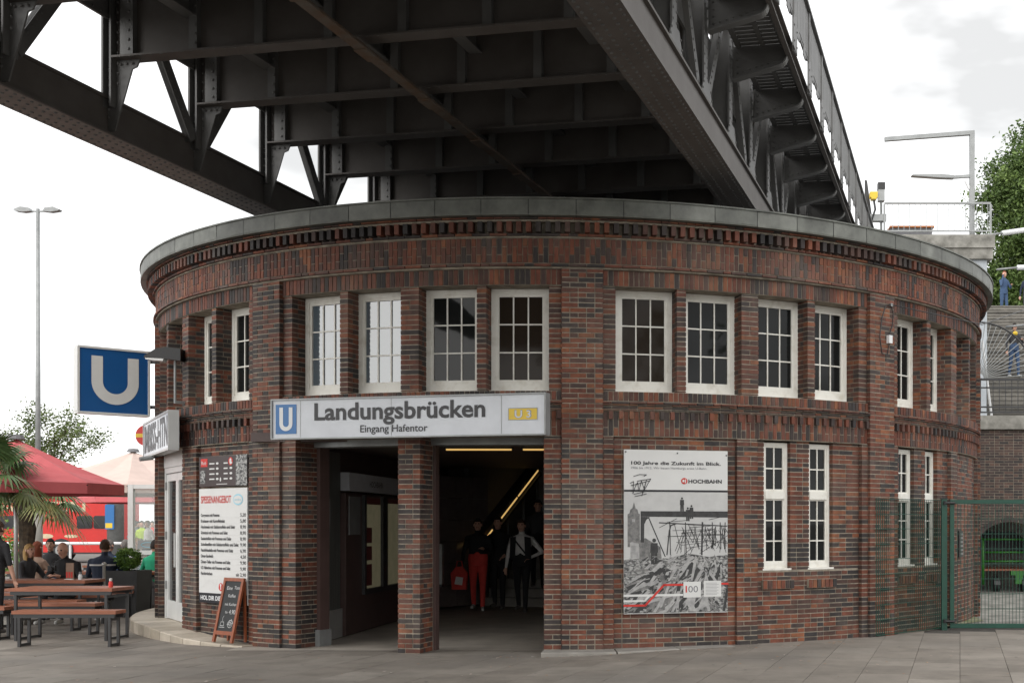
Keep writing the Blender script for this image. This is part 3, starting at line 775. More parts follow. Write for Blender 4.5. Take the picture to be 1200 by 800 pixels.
for t, ac in ((24.2, AL), (24.2, AR), (36, AL), (36, AR)):
    pr = MB(); pr.frame(Bq(ac, t, 4.17), VV, UV, ZZ, .5, .7, .44) if t < 30 else pr.frame(Bq(ac, t, 1.4), VV, UV, ZZ, 1.2, 1.6, 5.98)
    obj('bearing_block' if t < 30 else 'pier', pr, M['concrete'], brg)
# ------------------------------------------------------------------ signs, posters and boards on the building
Z = Vector((0, 0, 1))
def board(name, L, Rr, z0, z1, depth, m, label, cat, parts=True):
    """upright flat box between two plan points (left, right as seen from the front)"""
    L = Vector((L[0], L[1], 0)); Rr = Vector((Rr[0], Rr[1], 0)); x = (Rr - L).normalized(); n = x.cross(Z); w = (Rr - L).length
    th = thing(name, tuple((L + Rr) / 2 + Z * z0), label, cat)
    b = MB(); b.frame((L + Rr) / 2 - n * depth / 2 + Z * (z0 + z1) / 2, x, n, Z, w, depth, z1 - z0)
    body = obj('panel', b, m, th)
    return th, L + Z * z0, x, n, w, z1 - z0, body
# station name sign
SG = .962
th, o, x, n, w, h, body = board('station_sign', (-5.706 * SG, 15.85 * SG), (-2.077 * SG, 15.0 * SG), 1.6 + 1.10 * SG, 1.6 + 1.59 * SG, .12, M['sign_white'], 'long white station name sign with a blue U square above the entrance', 'sign')
dmax = max((P(ph, 6.955, 0) - o).dot(n) for ph in (-30, -24, -18, -17, -10, -4)); print('sign clearance', dmax)
fr_ = MB(); t_ = .022
for u0, u1, v0, v1 in ((-.01, w + .01, h - .004, h + .014), (-.01, w + .01, -.014, .004), (-.012, .006, .004, h - .004), (w - .006, w + .012, .004, h - .004)):
    fr_.frame(o + x * ((u0 + u1) / 2) + Z * ((v0 + v1) / 2) - n * .055, x, n, Z, u1 - u0, .15, v1 - v0)
obj('frame', fr_, M['grey_metal'], th)
b = MB(); quad_on(b, o, x, Z, .014 * w, .094 * w, .114 * h, .886 * h, .004); obj('blue_square', b, M['sign_blue2'], th)
b = MB(); u_on(b, o, x, Z, .054 * w, .5 * h, .18, .29, .05, .007); obj('emblem', b, M['white'], th)
b = MB(); put_text(b, 'Landungsbrücken', o + x * (.162 * w) + Z * (.465 * h), x, Z, .212, width=.628 * w, bold=.026, lift=.005); obj('lettering', b, M['ink'], th)
b = MB(); put_text(b, 'Eingang Hafentor', o + x * (.335 * w) + Z * (.125 * h), x, Z, .09, width=.248 * w, bold=.012, lift=.005); obj('lettering', b, M['ink'], th)
b = MB(); quad_on(b, o, x, Z, .872 * w, .973 * w, .36 * h, .65 * h, .004); obj('line_plate', b, M['yellow'], th)
b = MB(); line_on(b, o, x, Z, [(.872 * w, .36 * h), (.973 * w, .36 * h), (.973 * w, .65 * h), (.872 * w, .65 * h), (.872 * w, .36 * h)], .008, .006); put_text(b, 'U 3', o + x * (.893 * w) + Z * (.41 * h), x, Z, .095, width=.06 * w, bold=.035, lift=.006); obj('plate_border', b, M['grey_metal'], th)
b = MB(); put_text(b, 'U 3', o + x * (.896 * w) + Z * (.418 * h), x, Z, .085, width=.054 * w, bold=.005, lift=.009); obj('lettering', b, M['sign_white'], th)
b = MB()
for q in (.109, .45, .847): quad_on(b, o, x, Z, q * w - .003, q * w + .003, .01, h - .01, .004)
obj('seam', b, M['grey_metal'], th, kind='stuff')
# soffit over the entrance
# hanging blue U sign
th, o, x, n, w, h, body = board('underground_sign', (-9.515, 18.4), (-8.79, 19.1), 3.28, 4.255, .14, M['sign_blue'], 'square blue sign with a pale letter U projecting from the left side of the building', 'sign')
fr_ = MB()
for u0, u1, v0, v1 in ((-.015, w + .015, h - .012, h + .02), (-.015, w + .015, -.02, .012), (-.02, .012, .012, h - .012), (w - .012, w + .02, .012, h - .012)):
    fr_.frame(o + x * ((u0 + u1) / 2) + Z * ((v0 + v1) / 2) - n * .07, x, n, Z, u1 - u0, .17, v1 - v0)
obj('frame', fr_, M['sign_grey'], th)
b = MB(); u_on(b, o, x, Z, w * .515, h * .51, w * .675, h * .74, w * .16, .006, 24); obj('emblem', b, M['sign_grey'], th)
b = MB()
for v in (.14, .86): b.beam(o + x * w + Z * (v * h) - n * .07, P(-71.5, 6.9, o.z + v * h), .05, .05)
obj('bracket', b, M['dark_metal'], th)
# snack bar sign box
SH = .935
th, o, x, n, w, h, body = board('shop_sign', (-9.61 * SH, 20.7 * SH), (-8.08 * SH, 18.2 * SH), 1.6 + 1.12 * SH, 1.6 + 1.67 * SH, .10, M['sign_white'], 'white light box with stretched dark letters fixed above the snack bar door', 'sign')
print('shop clearance', max((P(ph, 7.0, 0) - o).dot(n) for ph in range(-90, -40, 3)))
b = MB(); put_text(b, 'IMBISS-HTN', o + x * .12 + Z * .07, x, Z, .41, width=w - .24, bold=.03, lift=.004); obj('lettering', b, M['ink'], th)
fr_ = MB()
for u0, u1, v0, v1 in ((-.01, w + .01, h - .01, h + .02), (-.01, w + .01, -.02, .01), (-.015, .012, .01, h - .01), (w - .012, w + .02, .01, h - .01)):
    fr_.frame(o + x * ((u0 + u1) / 2) + Z * ((v0 + v1) / 2) - n * .06, x, n, Z, u1 - u0, .142, v1 - v0)
obj('frame', fr_, M['alu'], th)
b = MB(); b.beam(o + x * (w * .8) - n * .2 + Z * .3, P(-60, 6.85, 3.0), .08, .4); obj('bracket', b, M['dark_metal'], th)
th = thing('round_sign', (-9.25, 20.05, 2.85), 'red round drink sign at the far end of the white light box', 'sign')
b = MB(); b.extr([((.17) * math.cos(i * math.pi / 14), .17 * math.sin(i * math.pi / 14)) for i in range(28)], (-9.25, 20.0, 3.04), (1, 0, 0), Z, (0, .1, 0)); obj('disc', b, M['red'], th)
b = MB(); quad_on(b, (-9.25, 20.0, 3.04), (1, 0, 0), Z, -.165, .165, -.03, .03, .004); obj('stripe', b, M['yellow'], th)
# the big historic poster
pc = 9.75; x = tan_(pc); n = rad(pc); w, h = 1.335, 2.035; c = P(pc, 6.905, .49); o = c - x * (w / 2)
th = thing('poster', tuple(c), 'large grey photo poster of builders on a steel viaduct fixed to the brick wall', 'poster')
b = MB(); b.frame(c + Z * (h / 2) - n * .012, x, n, Z, w, .024, h); obj('sheet', b, M['poster'], th)
def pp(px, py): return ((px - 55) / 448 * w, (1 - (py - 42) / 722) * h)
def ppoly(mb, pts, lift): poly_on(mb, o, x, Z, [pp(*p) for p in pts], lift)
def pline(mb, pts, wd, lift): line_on(mb, o, x, Z, [pp(*p) for p in pts], wd, lift)
def ptext(mb, s, px, py, hpx, wpx, bold=.0, lift=.004): u, v = pp(px, py); put_text(mb, s, o + x * u + Z * v, x, Z, hpx / 722 * h, width=wpx / 448 * w, bold=bold, lift=lift)
b = MB(); ptext(b, '100 Jahre die Zukunft im Blick.', 85, 107, 15, 388, .025); ptext(b, 'HOCHBAHN', 331, 187, 17, 146, .03); obj('lettering', b, M['ink'], th)
b = MB(); ptext(b, '1906 bis 1912. Wir bauen Hamburgs erste U-Bahn.', 85, 126, 10, 327); obj('lettering', b, M['ink_grey'], th)
b = MB(); ppoly(b, [(313 + 14 * math.cos(q * .2618), 178 + 14 * math.sin(q * .2618)) for q in range(0, -24, -1)], .004); obj('logo_disc', b, M['red'], th)
b = MB(); ppoly(b, [(305, 183), (313, 183), (313, 172), (305, 172)], .006); ppoly(b, [(316, 187), (320, 187), (320, 170), (316, 170)], .006); obj('logo_mark', b, M['poster'], th)
b = MB(); ppoly(b, [(55, 227), (503, 227), (503, 218), (55, 218)], .003); obj('rule', b, M['ink'], th)
b = MB(); ppoly(b, [(55, 520), (503, 520), (503, 228), (55, 228)], .002); obj('photo_sky', b, M['p_haze'], th)
b = MB(); ppoly(b, [(55, 761), (503, 761), (503, 505), (420, 515), (330, 500), (240, 520), (150, 515), (55, 530)], .003); obj('photo_rubble', b, M['p_rubble'], th)
b = MB(); ppoly(b, [(55, 525), (120, 520), (120, 440), (145, 430), (210, 470), (215, 520), (55, 528)], .0035)
ppoly(b, [(70, 470), (122, 470), (122, 325), (116, 322), (112, 305), (104, 300), (97, 272), (90, 300), (82, 305), (78, 322), (70, 326)], .004); obj('photo_tower', b, M['p_mid'], th)
b = MB(); ppoly(b, [(80, 470), (118, 470), (118, 455), (90, 448), (80, 450)], .005); ppoly(b, [(82, 520), (120, 520), (120, 468), (82, 462)], .005)
ppoly(b, [(89, 360), (101, 360), (101, 346), (89, 346)], .005)
for q in range(6): ppoly(b, [(60 + q * 70, 640 - q * 8), (75 + q * 70, 645 - q * 8), (180 + q * 52, 545), (168 + q * 52, 540)], .0045)
ppoly(b, [(190, 758), (250, 758), (330, 640), (300, 625)], .005); ppoly(b, [(280, 600), (330, 515), (350, 510), (410, 580), (380, 570), (340, 530)], .0052); obj('photo_planks', b, M['p_light'], th, kind='stuff')
b = MB()
ppoly(b, [(125, 336), (503, 340), (503, 312), (125, 312)], .004)
ppoly(b, [(125, 450), (140, 450), (141, 370), (150, 350), (165, 338), (125, 336)], .0042)
for q in range(11): pass
pline(b, [(160, 342), (230, 512)], .014, .0043); pline(b, [(205, 363), (500, 378)], .014, .0044)
for q in (250, 318, 392, 435, 470, 492): pline(b, [(q, 362), (q + (3 if q % 4 else -3), 505 - (q > 430) * 25)], .022 if q in (392,) else .012, .0045)
pline(b, [(238, 505), (248, 400), (255, 375), (275, 368)], .016, .0046)
for a_, c_ in (((270, 370), (300, 490)), ((320, 400), (280, 500)), ((330, 370), (380, 480)), ((400, 370), (340, 500)), ((350, 470), (300, 515)), ((440, 400), (470, 480)), ((420, 350), (503, 330)), ((240, 360), (330, 352)), ((205, 385), (280, 345)), ((380, 500), (503, 420)), ((300, 410), (440, 395)), ((400, 440), (503, 455))): pline(b, [a_, c_], .007, .0047)
def pman(cx, y0_, y1_, s=1.): 
    hh = y1_ - y0_
    ppoly(b, [(cx + hh * .075 * math.cos(q), y0_ + hh * .08 + hh * .08 * math.sin(q)) for q in [-i * math.pi / 5 for i in range(10)]], .005)
    ppoly(b, [(cx - hh * .15, y0_ + hh * .55), (cx + hh * .15, y0_ + hh * .55), (cx + hh * .13, y0_ + hh * .18), (cx - hh * .13, y0_ + hh * .18)], .005)
    ppoly(b, [(cx - hh * .12, y1_), (cx - hh * .01, y1_), (cx, y0_ + hh * .55), (cx - hh * .12, y0_ + hh * .55)], .0051)
    ppoly(b, [(cx + hh * .02, y1_), (cx + hh * .13, y1_), (cx + hh * .12, y0_ + hh * .55), (cx, y0_ + hh * .55)], .0051)
pman(303, 250, 312); pman(328, 294, 356); pman(344, 284, 345); pman(183, 432, 546)
for pts in ([(270, 605), (300, 600), (345, 535), (400, 580), (410, 600), (350, 590)], [(60, 640), (200, 560), (260, 572), (190, 600), (90, 690)], [(260, 680), (360, 600), (410, 600), (330, 690)], [(210, 758), (300, 690), (305, 700), (250, 758)], [(350, 758), (440, 740), (410, 700), (340, 720)], [(415, 690), (470, 540), (480, 540), (440, 690)], [(60, 758), (120, 758), (130, 735), (60, 738)], [(480, 758), (503, 620), (503, 690), (492, 758)]): ppoly(b, pts[::-1], .0048)
r5 = random.Random(17)
for q in range(34):
    cx_ = 300 + r5.uniform(0, 200); pline(b, [(cx_, r5.uniform(375, 400)), (cx_ + r5.uniform(-45, 45), r5.uniform(450, 500))], r5.uniform(.004, .008), .0047)
for q in range(9): pline(b, [(240 + r5.uniform(0, 120), 372 + q * 13), (380 + r5.uniform(0, 120), 372 + q * 12 + r5.uniform(-8, 8))], r5.uniform(.004, .009), .0047)
for q in range(7): pline(b, [(150 + q * 52, 313), (150 + q * 52, 337)], .006, .0052)
def shards(mb, num, y0_, y1_, lift, seed):
    r6 = random.Random(seed)
    for _ in range(num):
        py_ = y0_ + (y1_ - y0_) * r6.random() ** .8; s = 5 + (py_ - 500) * .085 * r6.uniform(.5, 1.4); px__ = r6.uniform(58 + s * 2, 500 - s * 2)
        an = math.atan2(py_ - 420, px__ - 430) + r6.gauss(0, .45); L_ = s * r6.uniform(1.2, 3.4); w_ = s * r6.uniform(.15, .5); pts = []
        for du, dv in ((-L_, -w_), (L_ * .9, -w_ * .8), (L_, w_ * .7), (-L_ * .85, w_)):
            x_ = min(502, max(57, px__ + du * math.cos(an) - dv * math.sin(an))); y_ = min(758, max(505, py_ + du * math.sin(an) + dv * math.cos(an))); pts.append((x_, y_))
        ppoly(mb, pts[::-1], lift + r6.random() * .0004)
shards(b, 90, 515, 745, .0053, 3)
obj('photo_steelwork', b, M['p_dark'], th, kind='stuff')
b = MB(); shards(b, 80, 512, 745, .0058, 5); obj('photo_debris', b, M['p_light'], th, kind='stuff')
b = MB(); shards(b, 70, 512, 745, .0055, 8); obj('photo_debris', b, M['p_mid'], th, kind='stuff')
b = MB()
pline(b, [(55, 683), (305, 683)], .028, .0068)
pline(b, [(55, 707), (142, 707), (165, 683)], .024, .0066)
ppoly(b, [(309, 695), (385, 695), (385, 625), (309, 625)], .008); ppoly(b, [(398, 693), (474, 693), (474, 622), (398, 622)], .008)
obj('photo_band', b, M['poster'], th)
b = MB(); pline(b, [(55, 727), (145, 727), (225, 638), (308, 638)], .026, .0072); pline(b, [(474, 636), (503, 636)], .026, .0072); ptext(b, '1', 318, 672, 30, 6, .02, .0095); obj('red_line', b, M['red'], th)
b = MB(); ptext(b, '00', 330, 672, 30, 42, .0, .0095)
for q in range(9): pline(b, [(406, 632 + q * 6.4), (455 + (q * 7) % 14, 632 + q * 6.4)], .004, .0095)
obj('small_print', b, M['ink_grey'], th, kind='stuff')
b = MB()
for pts in ([(95, 160), (120, 151), (150, 152), (140, 158)], [(80, 190), (95, 182), (92, 235), (102, 205), (112, 185), (118, 225), (128, 178), (140, 215), (150, 175), (130, 245)], [(84, 200), (165, 178)], [(96, 238), (160, 222)], [(100, 248), (150, 236)], [(110, 180), (168, 170), (140, 220)]): pline(b, pts, .008, .0105)
obj('graffiti', b, M['ink'], th, kind='stuff')
b = MB()
for px_, py_ in ((62, 52), (283, 55), (497, 62), (60, 750), (283, 745), (496, 740)):
    u, v = pp(px_, py_); b.frame(o + x * u + Z * v + n * .006, x, n, Z, .016, .008, .016)
obj('screw', b, M['dark_metal'], th, kind='stuff')
# menu boards
pc = -44.25; x = tan_(pc); n = rad(pc); w = 1.2
def flat_board(name, z0, z1, m, label, r=6.91):
    c = P(pc, r, z0); th = thing(name, tuple(c), label, 'menu board'); b = MB(); b.frame(c + Z * ((z1 - z0) / 2) - n * .012, x, n, Z, w, .024, z1 - z0); obj('sheet', b, m, th); return th, c - x * (w / 2)
th, o = flat_board('menu_board', .53, 2.085, M['poster'], 'tall white price list board with red heading on the brick wall')
b = MB(); put_text(b, 'SPEISENANGEBOT', o + x * .05 + Z * 1.36, x, Z, .10, width=.76, bold=.015, lift=.003); obj('heading', b, M['red'], th)
items = [('Currywurst mit Pommes', '5,20'), ('Krakauer mit Kartoffelsalat', '5,80'), ('Hacksteak mit Salzkartoffeln und Salat', '8,90'), ('Schnitzel mit Pommes und Salat', '8,90'), ('Seelachsfilet mit Pommes und Salat', '8,90'), ('Schollenfilet mit Salzkartoffeln und Salat', '9,90'), ('Fischfrikadelle mit Pommes und Salat', '6,90'), ('Döner-Sandwich', '4,50'), ('Döner-Teller mit Pommes und Salat', '9,90'), ('1/2 Hähnchen mit Pommes und Salat', '9,90'), ('Fischbrötchen', 'ab 2,90')]
b = MB()
for i, (s, p) in enumerate(items):
    zz = 1.175 - i * .0795
    put_text(b, s, o + x * .05 + Z * zz, x, Z, .043, width=.0225 * len(s), bold=.025, lift=.003)
    put_text(b, p, o + x * (w - .03) + Z * zz, x, Z, .046, align='r', width=.034 * len(p), bold=.012, lift=.003)
obj('lettering', b, M['ink'], th, kind='stuff')
b = MB()
for i in range(11): quad_on(b, o, x, Z, .05, w - .03, 1.162 - i * .0795, 1.165 - i * .0795, .003)
for i in range(7): line_on(b, o, x, Z, [(.1 + i * .1, .2 + .06 * (i % 3)), (.17 + i * .1, .27 + .05 * (i % 2)), (.15 + i * .1, .33)], .005, .003)
obj('sketch_print', b, M['sign_grey'], th, kind='stuff')
b = MB(); quad_on(b, o, x, Z, 0, w, 0, .135, .003); obj('black_band', b, M['ink'], th)
b = MB(); put_text(b, 'HOL DIR DIE COKE ZUM', o + x * .05 + Z * .04, x, Z, .06, width=.98, bold=.03, lift=.006); obj('lettering', b, M['white'], th)
def disc_on(mb, o, x, cx, cy, r, lift, ry=None, nn=20): poly_on(mb, o, x, Z, [(cx + r * math.cos(i * 2 * math.pi / nn), cy + (ry or r) * math.sin(i * 2 * math.pi / nn)) for i in range(nn)], lift)
b = MB(); disc_on(b, o, x, .56, .225, .055, .004); obj('logo_disc', b, M['red'], th)
b = MB(); quad_on(b, o, x, Z, .55, .57, .19, .26, .006); disc_on(b, o, x, .56, .25, .02, .0065); obj('logo_mark', b, M['poster'], th)
b = MB(); disc_on(b, o, x, .98, 1.40, .12, .003, .075); obj('badge', b, M['cyan'], th)
b = MB(); disc_on(b, o, x, .98, 1.40, .105, .005, .055); obj('badge_centre', b, M['poster'], th)
b = MB(); put_text(b, 'service', o + x * .90 + Z * 1.385, x, Z, .035, width=.16, lift=.007); obj('lettering', b, M['cyan'], th)
th, o = flat_board('picture_menu', 2.115, 2.525, M['menu_brown'], 'dark brown menu board with small price lines above the tall white price list')
b = MB(); quad_on(b, o, x, Z, .05, .22, .27, .38, .003); disc_on(b, o, x, .80, .33, .055, .003); obj('logo_patch', b, M['red'], th)
b = MB()
for i in range(4):
    for j in range(2): quad_on(b, o, x, Z, .27 + j * .36, .40 + j * .33, .30 - i * .07, .318 - i * .07, .004); disc_on(b, o, x, .47 + j * .34, .31 - i * .07, .035, .004, .016, 10)
put_text(b, 'Rob', o + x * .07 + Z * .30, x, Z, .05, width=.12, lift=.005); disc_on(b, o, x, .80, .33, .025, .005, .04); disc_on(b, o, x, .55, .09, .018, .004, .03)
quad_on(b, o, x, Z, .45, .72, .025, .033, .004); obj('price_print', b, M['poster'], th, kind='stuff')
b = MB(); quad_on(b, o, x, Z, .93, w, 0, .41, .003); quad_on(b, o, x, Z, .04, .16, .04, .22, .003); obj('picture_print', b, M['p_rubble'], th, kind='stuff')
# chalk board on the step
fx = tan_(-41); fn = rad(-41); c = P(-41.0, 7.16, .05)
th = thing('chalkboard_stand', tuple(c), 'red wood framed chalk board standing on the step below the price list', 'chalkboard')
lean = Vector((-fn.x * .22, -fn.y * .22, 1)).normalized(); bn = fx.cross(lean); W_, H_ = .44, .86; o = c - fx * (W_ / 2)
b = MB()
for u0, u1, v0, v1 in ((0, .045, 0, H_), (W_ - .045, W_, 0, H_), (.045, W_ - .045, H_ - .045, H_ - .001), (.045, W_ - .045, .10, .15)):
    b.frame(o + fx * ((u0 + u1) / 2) + lean * ((v0 + v1) / 2), fx, bn, lean, u1 - u0, .03, v1 - v0)
obj('frame', b, M['frame_wood'], th)
b = MB(); b.frame(o + fx * (W_ / 2) + lean * ((.15 + H_ - .045) / 2) - bn * .003, fx, bn, lean, W_ - .092, .012, H_ - .045 - .152); obj('slate', b, M['chalkboard'], th)
b = MB(); by = o - bn * 0
def ct(s, u, v, hh, ww): put_text(b, s, o + fx * u + lean * v, fx, lean, hh, width=ww, lift=.006)
ct('Eine', .10, .70, .05, .12); ct('Tasse', .26, .71, .045, .15); ct('Kaffee', .16, .60, .045, .16); ct('mit Kuchen', .12, .49, .04, .25); ct('für', .16, .385, .035, .06); ct('4,90€', .24, .38, .06, .19)
for cx_, cy_, r_ in ((.31, .25, .05), (.31, .25, .025)):
    line_on(b, o, fx, lean, [(cx_ + r_ * math.cos(i * .5236), cy_ + r_ * math.sin(i * .5236)) for i in range(13)], .006, .006)
line_on(b, o, fx, lean, [(.25, .24), (.37, .26), (.33, .31), (.25, .24)], .006, .006)
line_on(b, o, fx, lean, [(.10, .22), (.11, .27), (.17, .27), (.18, .22), (.10, .22)], .006, .006); line_on(b, o, fx, lean, [(.14, .28), (.13, .32), (.15, .35)], .005, .006); line_on(b, o, fx, lean, [(.08, .20), (.20, .20)], .006, .006)
obj('chalk_writing', b, M['chalk'], th, kind='stuff')
back = Vector((-fn.x * .10, -fn.y * .10, 0))
for sgn in (0.03, W_ - .03):
    b = MB(); b.beam(o + fx * sgn + lean * (H_ - .04) - bn * .02, o + fx * sgn - fn * .21, .035, .025); obj('rear_leg', b, M['frame_wood'], th)
# lamp on the bay beside the U sign
p0 = P(-54.2, 7.03, 3.30)
th = thing('wall_lamp', tuple(p0), 'black floodlight on a thin pole at the left upper windows', 'lamp')
b = MB(); b.tube([p0, p0 + Z * .62], .018, 8); b.beam(p0 + Z * .02, P(-54.2, 6.9, 3.32), .04, .04); obj('pole', b, M['grey_metal'], th)
hd = p0 + Z * .66; q = Vector((-1, -.12, 0)).normalized()
b = MB(); b.extr([(.10, -.07), (.10, .10), (-.10, .12), (-.24, .09), (-.38, .0), (-.39, -.03), (-.12, -.04)], hd - q.cross(Z) * .1, -q, Z, q.cross(Z) * .2); obj('lamp_head', b, M['black'], th)
b = MB(); b.extr([(-.13, -.041), (-.38, -.031), (-.37, -.055), (-.14, -.075)], hd - q.cross(Z) * .085, -q, Z, q.cross(Z) * .17); obj('lamp_glass', b, M['alu'], th)
# security camera below the shop sign
p0 = P(-66, 7.02, 2.60); th = thing('security_camera', tuple(p0), 'small grey security camera under the snack bar light box', 'camera')
b = MB(); b.tube([p0 + Vector((0, -.02, 0)), p0 + Vector((-.14, -.14, -.03))], .035, 10); obj('camera_body', b, M['grey_metal'], th)
b = MB(); b.beam(p0, P(-66, 6.85, 2.66), .03, .03); obj('camera_arm', b, M['dark_metal'], th)
# cable with a junction box on the right pilaster
th = thing('junction_box', tuple(P(36.6, 6.97, 4.1)), 'small white junction box with a looping black cable on the right brick pilaster', 'junction box')
b = MB(); b.frame(P(36.9, 6.995, 4.14), tan_(36.9), rad(36.9), Z, .07, .05, .11); obj('box', b, M['white'], th)
pts = [P(36.9, 6.99, 4.08), P(36.5, 6.99, 3.92), P(35.6, 6.995, 3.93), P(35.2, 6.995, 4.15), P(35.6, 6.995, 4.42), P(36.3, 6.99, 4.6), P(37.2, 6.99, 4.62), P(37.6, 6.99, 4.5), P(37.5, 6.99, 4.35), P(36.9, 6.99, 4.20)]
b = MB(); b.tube(pts, .008, 6); obj('cable', b, M['black'], th)
# small black boxes on the band of bay 1
# shop door
pc = -61.5; x = tan_(pc); n = rad(pc); c = P(pc, 6.74, .17); hw = 6.74 * math.tan(R_(6.9))
dr = MB()
def dbar(mb, u0, u1, v0, v1, d0, d1): mb.frame(c + x * ((u0 + u1) / 2) + Z * ((v0 + v1) / 2) + n * ((d0 + d1) / 2), x, n, Z, u1 - u0, d1 - d0, v1 - v0)
for u0, u1, v0, v1 in ((-hw, -hw + .07, 0, 2.28), (hw - .07, hw, 0, 2.28), (-hw + .07, hw - .07, 2.2, 2.28)): dbar(dr, u0, u1, v0, v1, -.05, .05)
door = obj('shop_door', dr, M['white_alu'], bld, label='white framed double glass door of the snack bar')
for s0, s1 in ((-hw + .075, -.005), (.005, hw - .075)):
    lf = MB()
    for u0, u1, v0, v1 in ((s0, s0 + .09, .01, 2.19), (s1 - .09, s1, .01, 2.19), (s0 + .09, s1 - .09, 2.08, 2.19), (s0 + .09, s1 - .09, .01, .28)): dbar(lf, u0, u1, v0, v1, -.03, .03)
    obj('door_leaf', lf, M['white_alu'], door)
    gl = MB(); dbar(gl, s0 + .085, s1 - .085, .275, 2.085, -.004, .004); obj('door_glass', gl, M['dark_glass'], door)
    hg = MB()
    for v in (.45, 1.2, 1.95): dbar(hg, (s1 if s0 > 0 else s0) - .02, (s1 if s0 > 0 else s0) + .02, v, v + .12, .03, .055)
    obj('hinge', hg, M['grey_metal'], door, kind='stuff')
hn = MB(); hn.tube([c + x * .05 + n * .075 + Z * .8, c + x * .05 + n * .075 + Z * 1.3], .015, 8); obj('handle', hn, M['alu'], door)
tr = MB(); dbar(tr, -hw, hw, 2.285, 2.52, -.05, .06); obj('shutter_box', tr, M['white_alu'], bld)
pl_ = MB(); slab(-69, -54, 2.40, 2.70, 6.3, 6.72, pl_); obj('door_lintel', pl_, M['mortar_dark'], bld)
# beige stone step along the left
def ledge_z(ph): return max(.02, .17 * min(1, (-37.5 - ph) / 20))
phs = [-96 + 2.9 * i for i in range(21)]; nst = 0
step = thing('stone_step', tuple(P(-60, 7.3, 0)), 'low beige stone step curving along the foot of the left brick wall', 'step')
for a0, a1 in zip(phs[:-1], phs[1:]):
    a1 = min(a1, -35.2)
    if a1 - a0 < .3: continue
    def ro(p): return 7.31 if p < -60 else max(7.05, 7.31 - max(0, p + 46) / 11 * .24)
    b = MB(); e = .05; vs = []
    for p in (a0 + e, a1 - e):
        z_ = ledge_z(p); vs += [P(p, 6.6, -.02), P(p, ro(p), -.02), P(p, ro(p), z_ - .012), P(p, ro(p) - .012, z_), P(p, 6.6, z_)]
    b.add(vs, [(0, 5, 6, 1), (1, 6, 7, 2), (2, 7, 8, 3), (3, 8, 9, 4), (4, 3, 2, 1, 0), (5, 6, 7, 8, 9)], br.random()); obj('step_stone', b, M['stone'], step)
# kerb stones at the centre pilaster
kb = thing('kerb', (-1.2, 14.95, 0), 'low grey kerb stones at the foot of the middle brick pilaster', 'kerb')
for k, (p0, p1) in enumerate(((-3.9, 3.2), (3.35, 9.5), (9.65, 15.5))):
    b = MB(); vs = []
    for p in (p0, p1):
        zt = .062 + .012 * (p > 5); r1 = 7.33 - .012 * abs(p)
        vs += [P(p, 6.8, -.1), P(p, r1, -.1), P(p, r1, zt - .015), P(p, r1 - .02, zt), P(p, 6.8, zt)]
    b.add(vs, [(0, 5, 6, 1), (1, 6, 7, 2), (2, 7, 8, 3), (3, 8, 9, 4), (4, 3, 2, 1, 0), (5, 6, 7, 8, 9)]); obj('kerb_stone', b, M['concrete'], kb)

# ------------------------------------------------------------------ inside the entrance
fl = MB(); fl.add([(-6.2, 15.6, .006), (-1.2, 15.6, .006), (-1.2, 24.5, .006), (-6.2, 24.5, .006)], [(0, 1, 2, 3)]); obj('hall_floor', fl, M['hall_floor'], bld)
def wall_(name, p, q, z0, z1, m, t=.1):
    b = MB(); p = Vector((p[0], p[1], 0)); q = Vector((q[0], q[1], 0)); d = (q - p).normalized(); nn = Z.cross(d)
    b.frame((p + q) / 2 + Z * ((z0 + z1) / 2) + nn * t / 2, d, nn, Z, (q - p).length, t, z1 - z0); return obj(name, b, m, bld)
wall_('hall_wall', (-5.36, 16.2), (-5.30, 24.4), 0, 2.66, M['maroon'])
wall_('hall_wall', (-1.5, 26.4), (-1.98, 15.7), 0, 2.66, M['maroon_tile'])
wall_('stair_wall', (-5.3, 24.4), (-5.0, 24.4), 0, 4.2, M['maroon'])
wall_('stair_wall', (-4.85, 24.2), (-4.0, 27.4), 0, 5.2, M['grey_cloth'])
wall_('stair_wall', (-4.0, 27.5), (-.6, 27.4), 0, 5.2, M['plaster'])
ce = MB(); ce.box(-6.0, -1.2, 15.9, 23.4, 2.665, 2.78); obj('ceiling', ce, M['maroon'], bld)
lt = MB(); slab(-33.5, -2.5, 2.60, 2.69, 6.3, 6.60, lt); obj('door_beam', lt, M['grey_metal'], bld)
sb = MB(); slab(-31.9, -31.4, 0, 2.64, 6.38, 6.55, sb); obj('door_jamb', sb, M['maroon'], bld)
sb = MB(); slab(-31.95, -31.25, 0, .22, 6.36, 6.58, sb); obj('jamb_foot', sb, M['grey_metal'], bld)
sb = MB(); slab(-16.74, -16.45, 0, 2.64, 6.42, 6.53, sb); obj('door_jamb', sb, M['maroon'], bld)
# stairs and lit handrail
sd = Vector((.262, .965, 0)); sx = Vector((.965, -.262, 0)); s0 = Vector((-3.25, 23.75, 0))
stair = thing('stairs', tuple(s0), 'dark stairs rising inside the entrance behind the people', 'stairs')
for i in range(12):
    b = MB(); b.frame(s0 + sd * (.15 + .3 * i) + Z * (.17 * (i + 1) / 2), sx, sd, Z, 2.75, .298, .17 * (i + 1)); obj('step', b, M['concrete'], stair)
hr = thing('handrail', (-4.59, 23.5, 0), 'sloping handrail with a warm light strip beneath it on the stairs', 'handrail')
A = Vector((-4.60, 23.45, 1.30)); Bv = Vector((-3.80, 26.4, 3.02))
b = MB(); b.beam(A, Bv, .08, .13); obj('rail', b, M['dark_metal'], hr)
b = MB(); b.beam(A - Z * .33 + sx * .05, Bv - Z * .33 + sx * .05, .05, .06); obj('lower_rail', b, M['dark_metal'], hr)
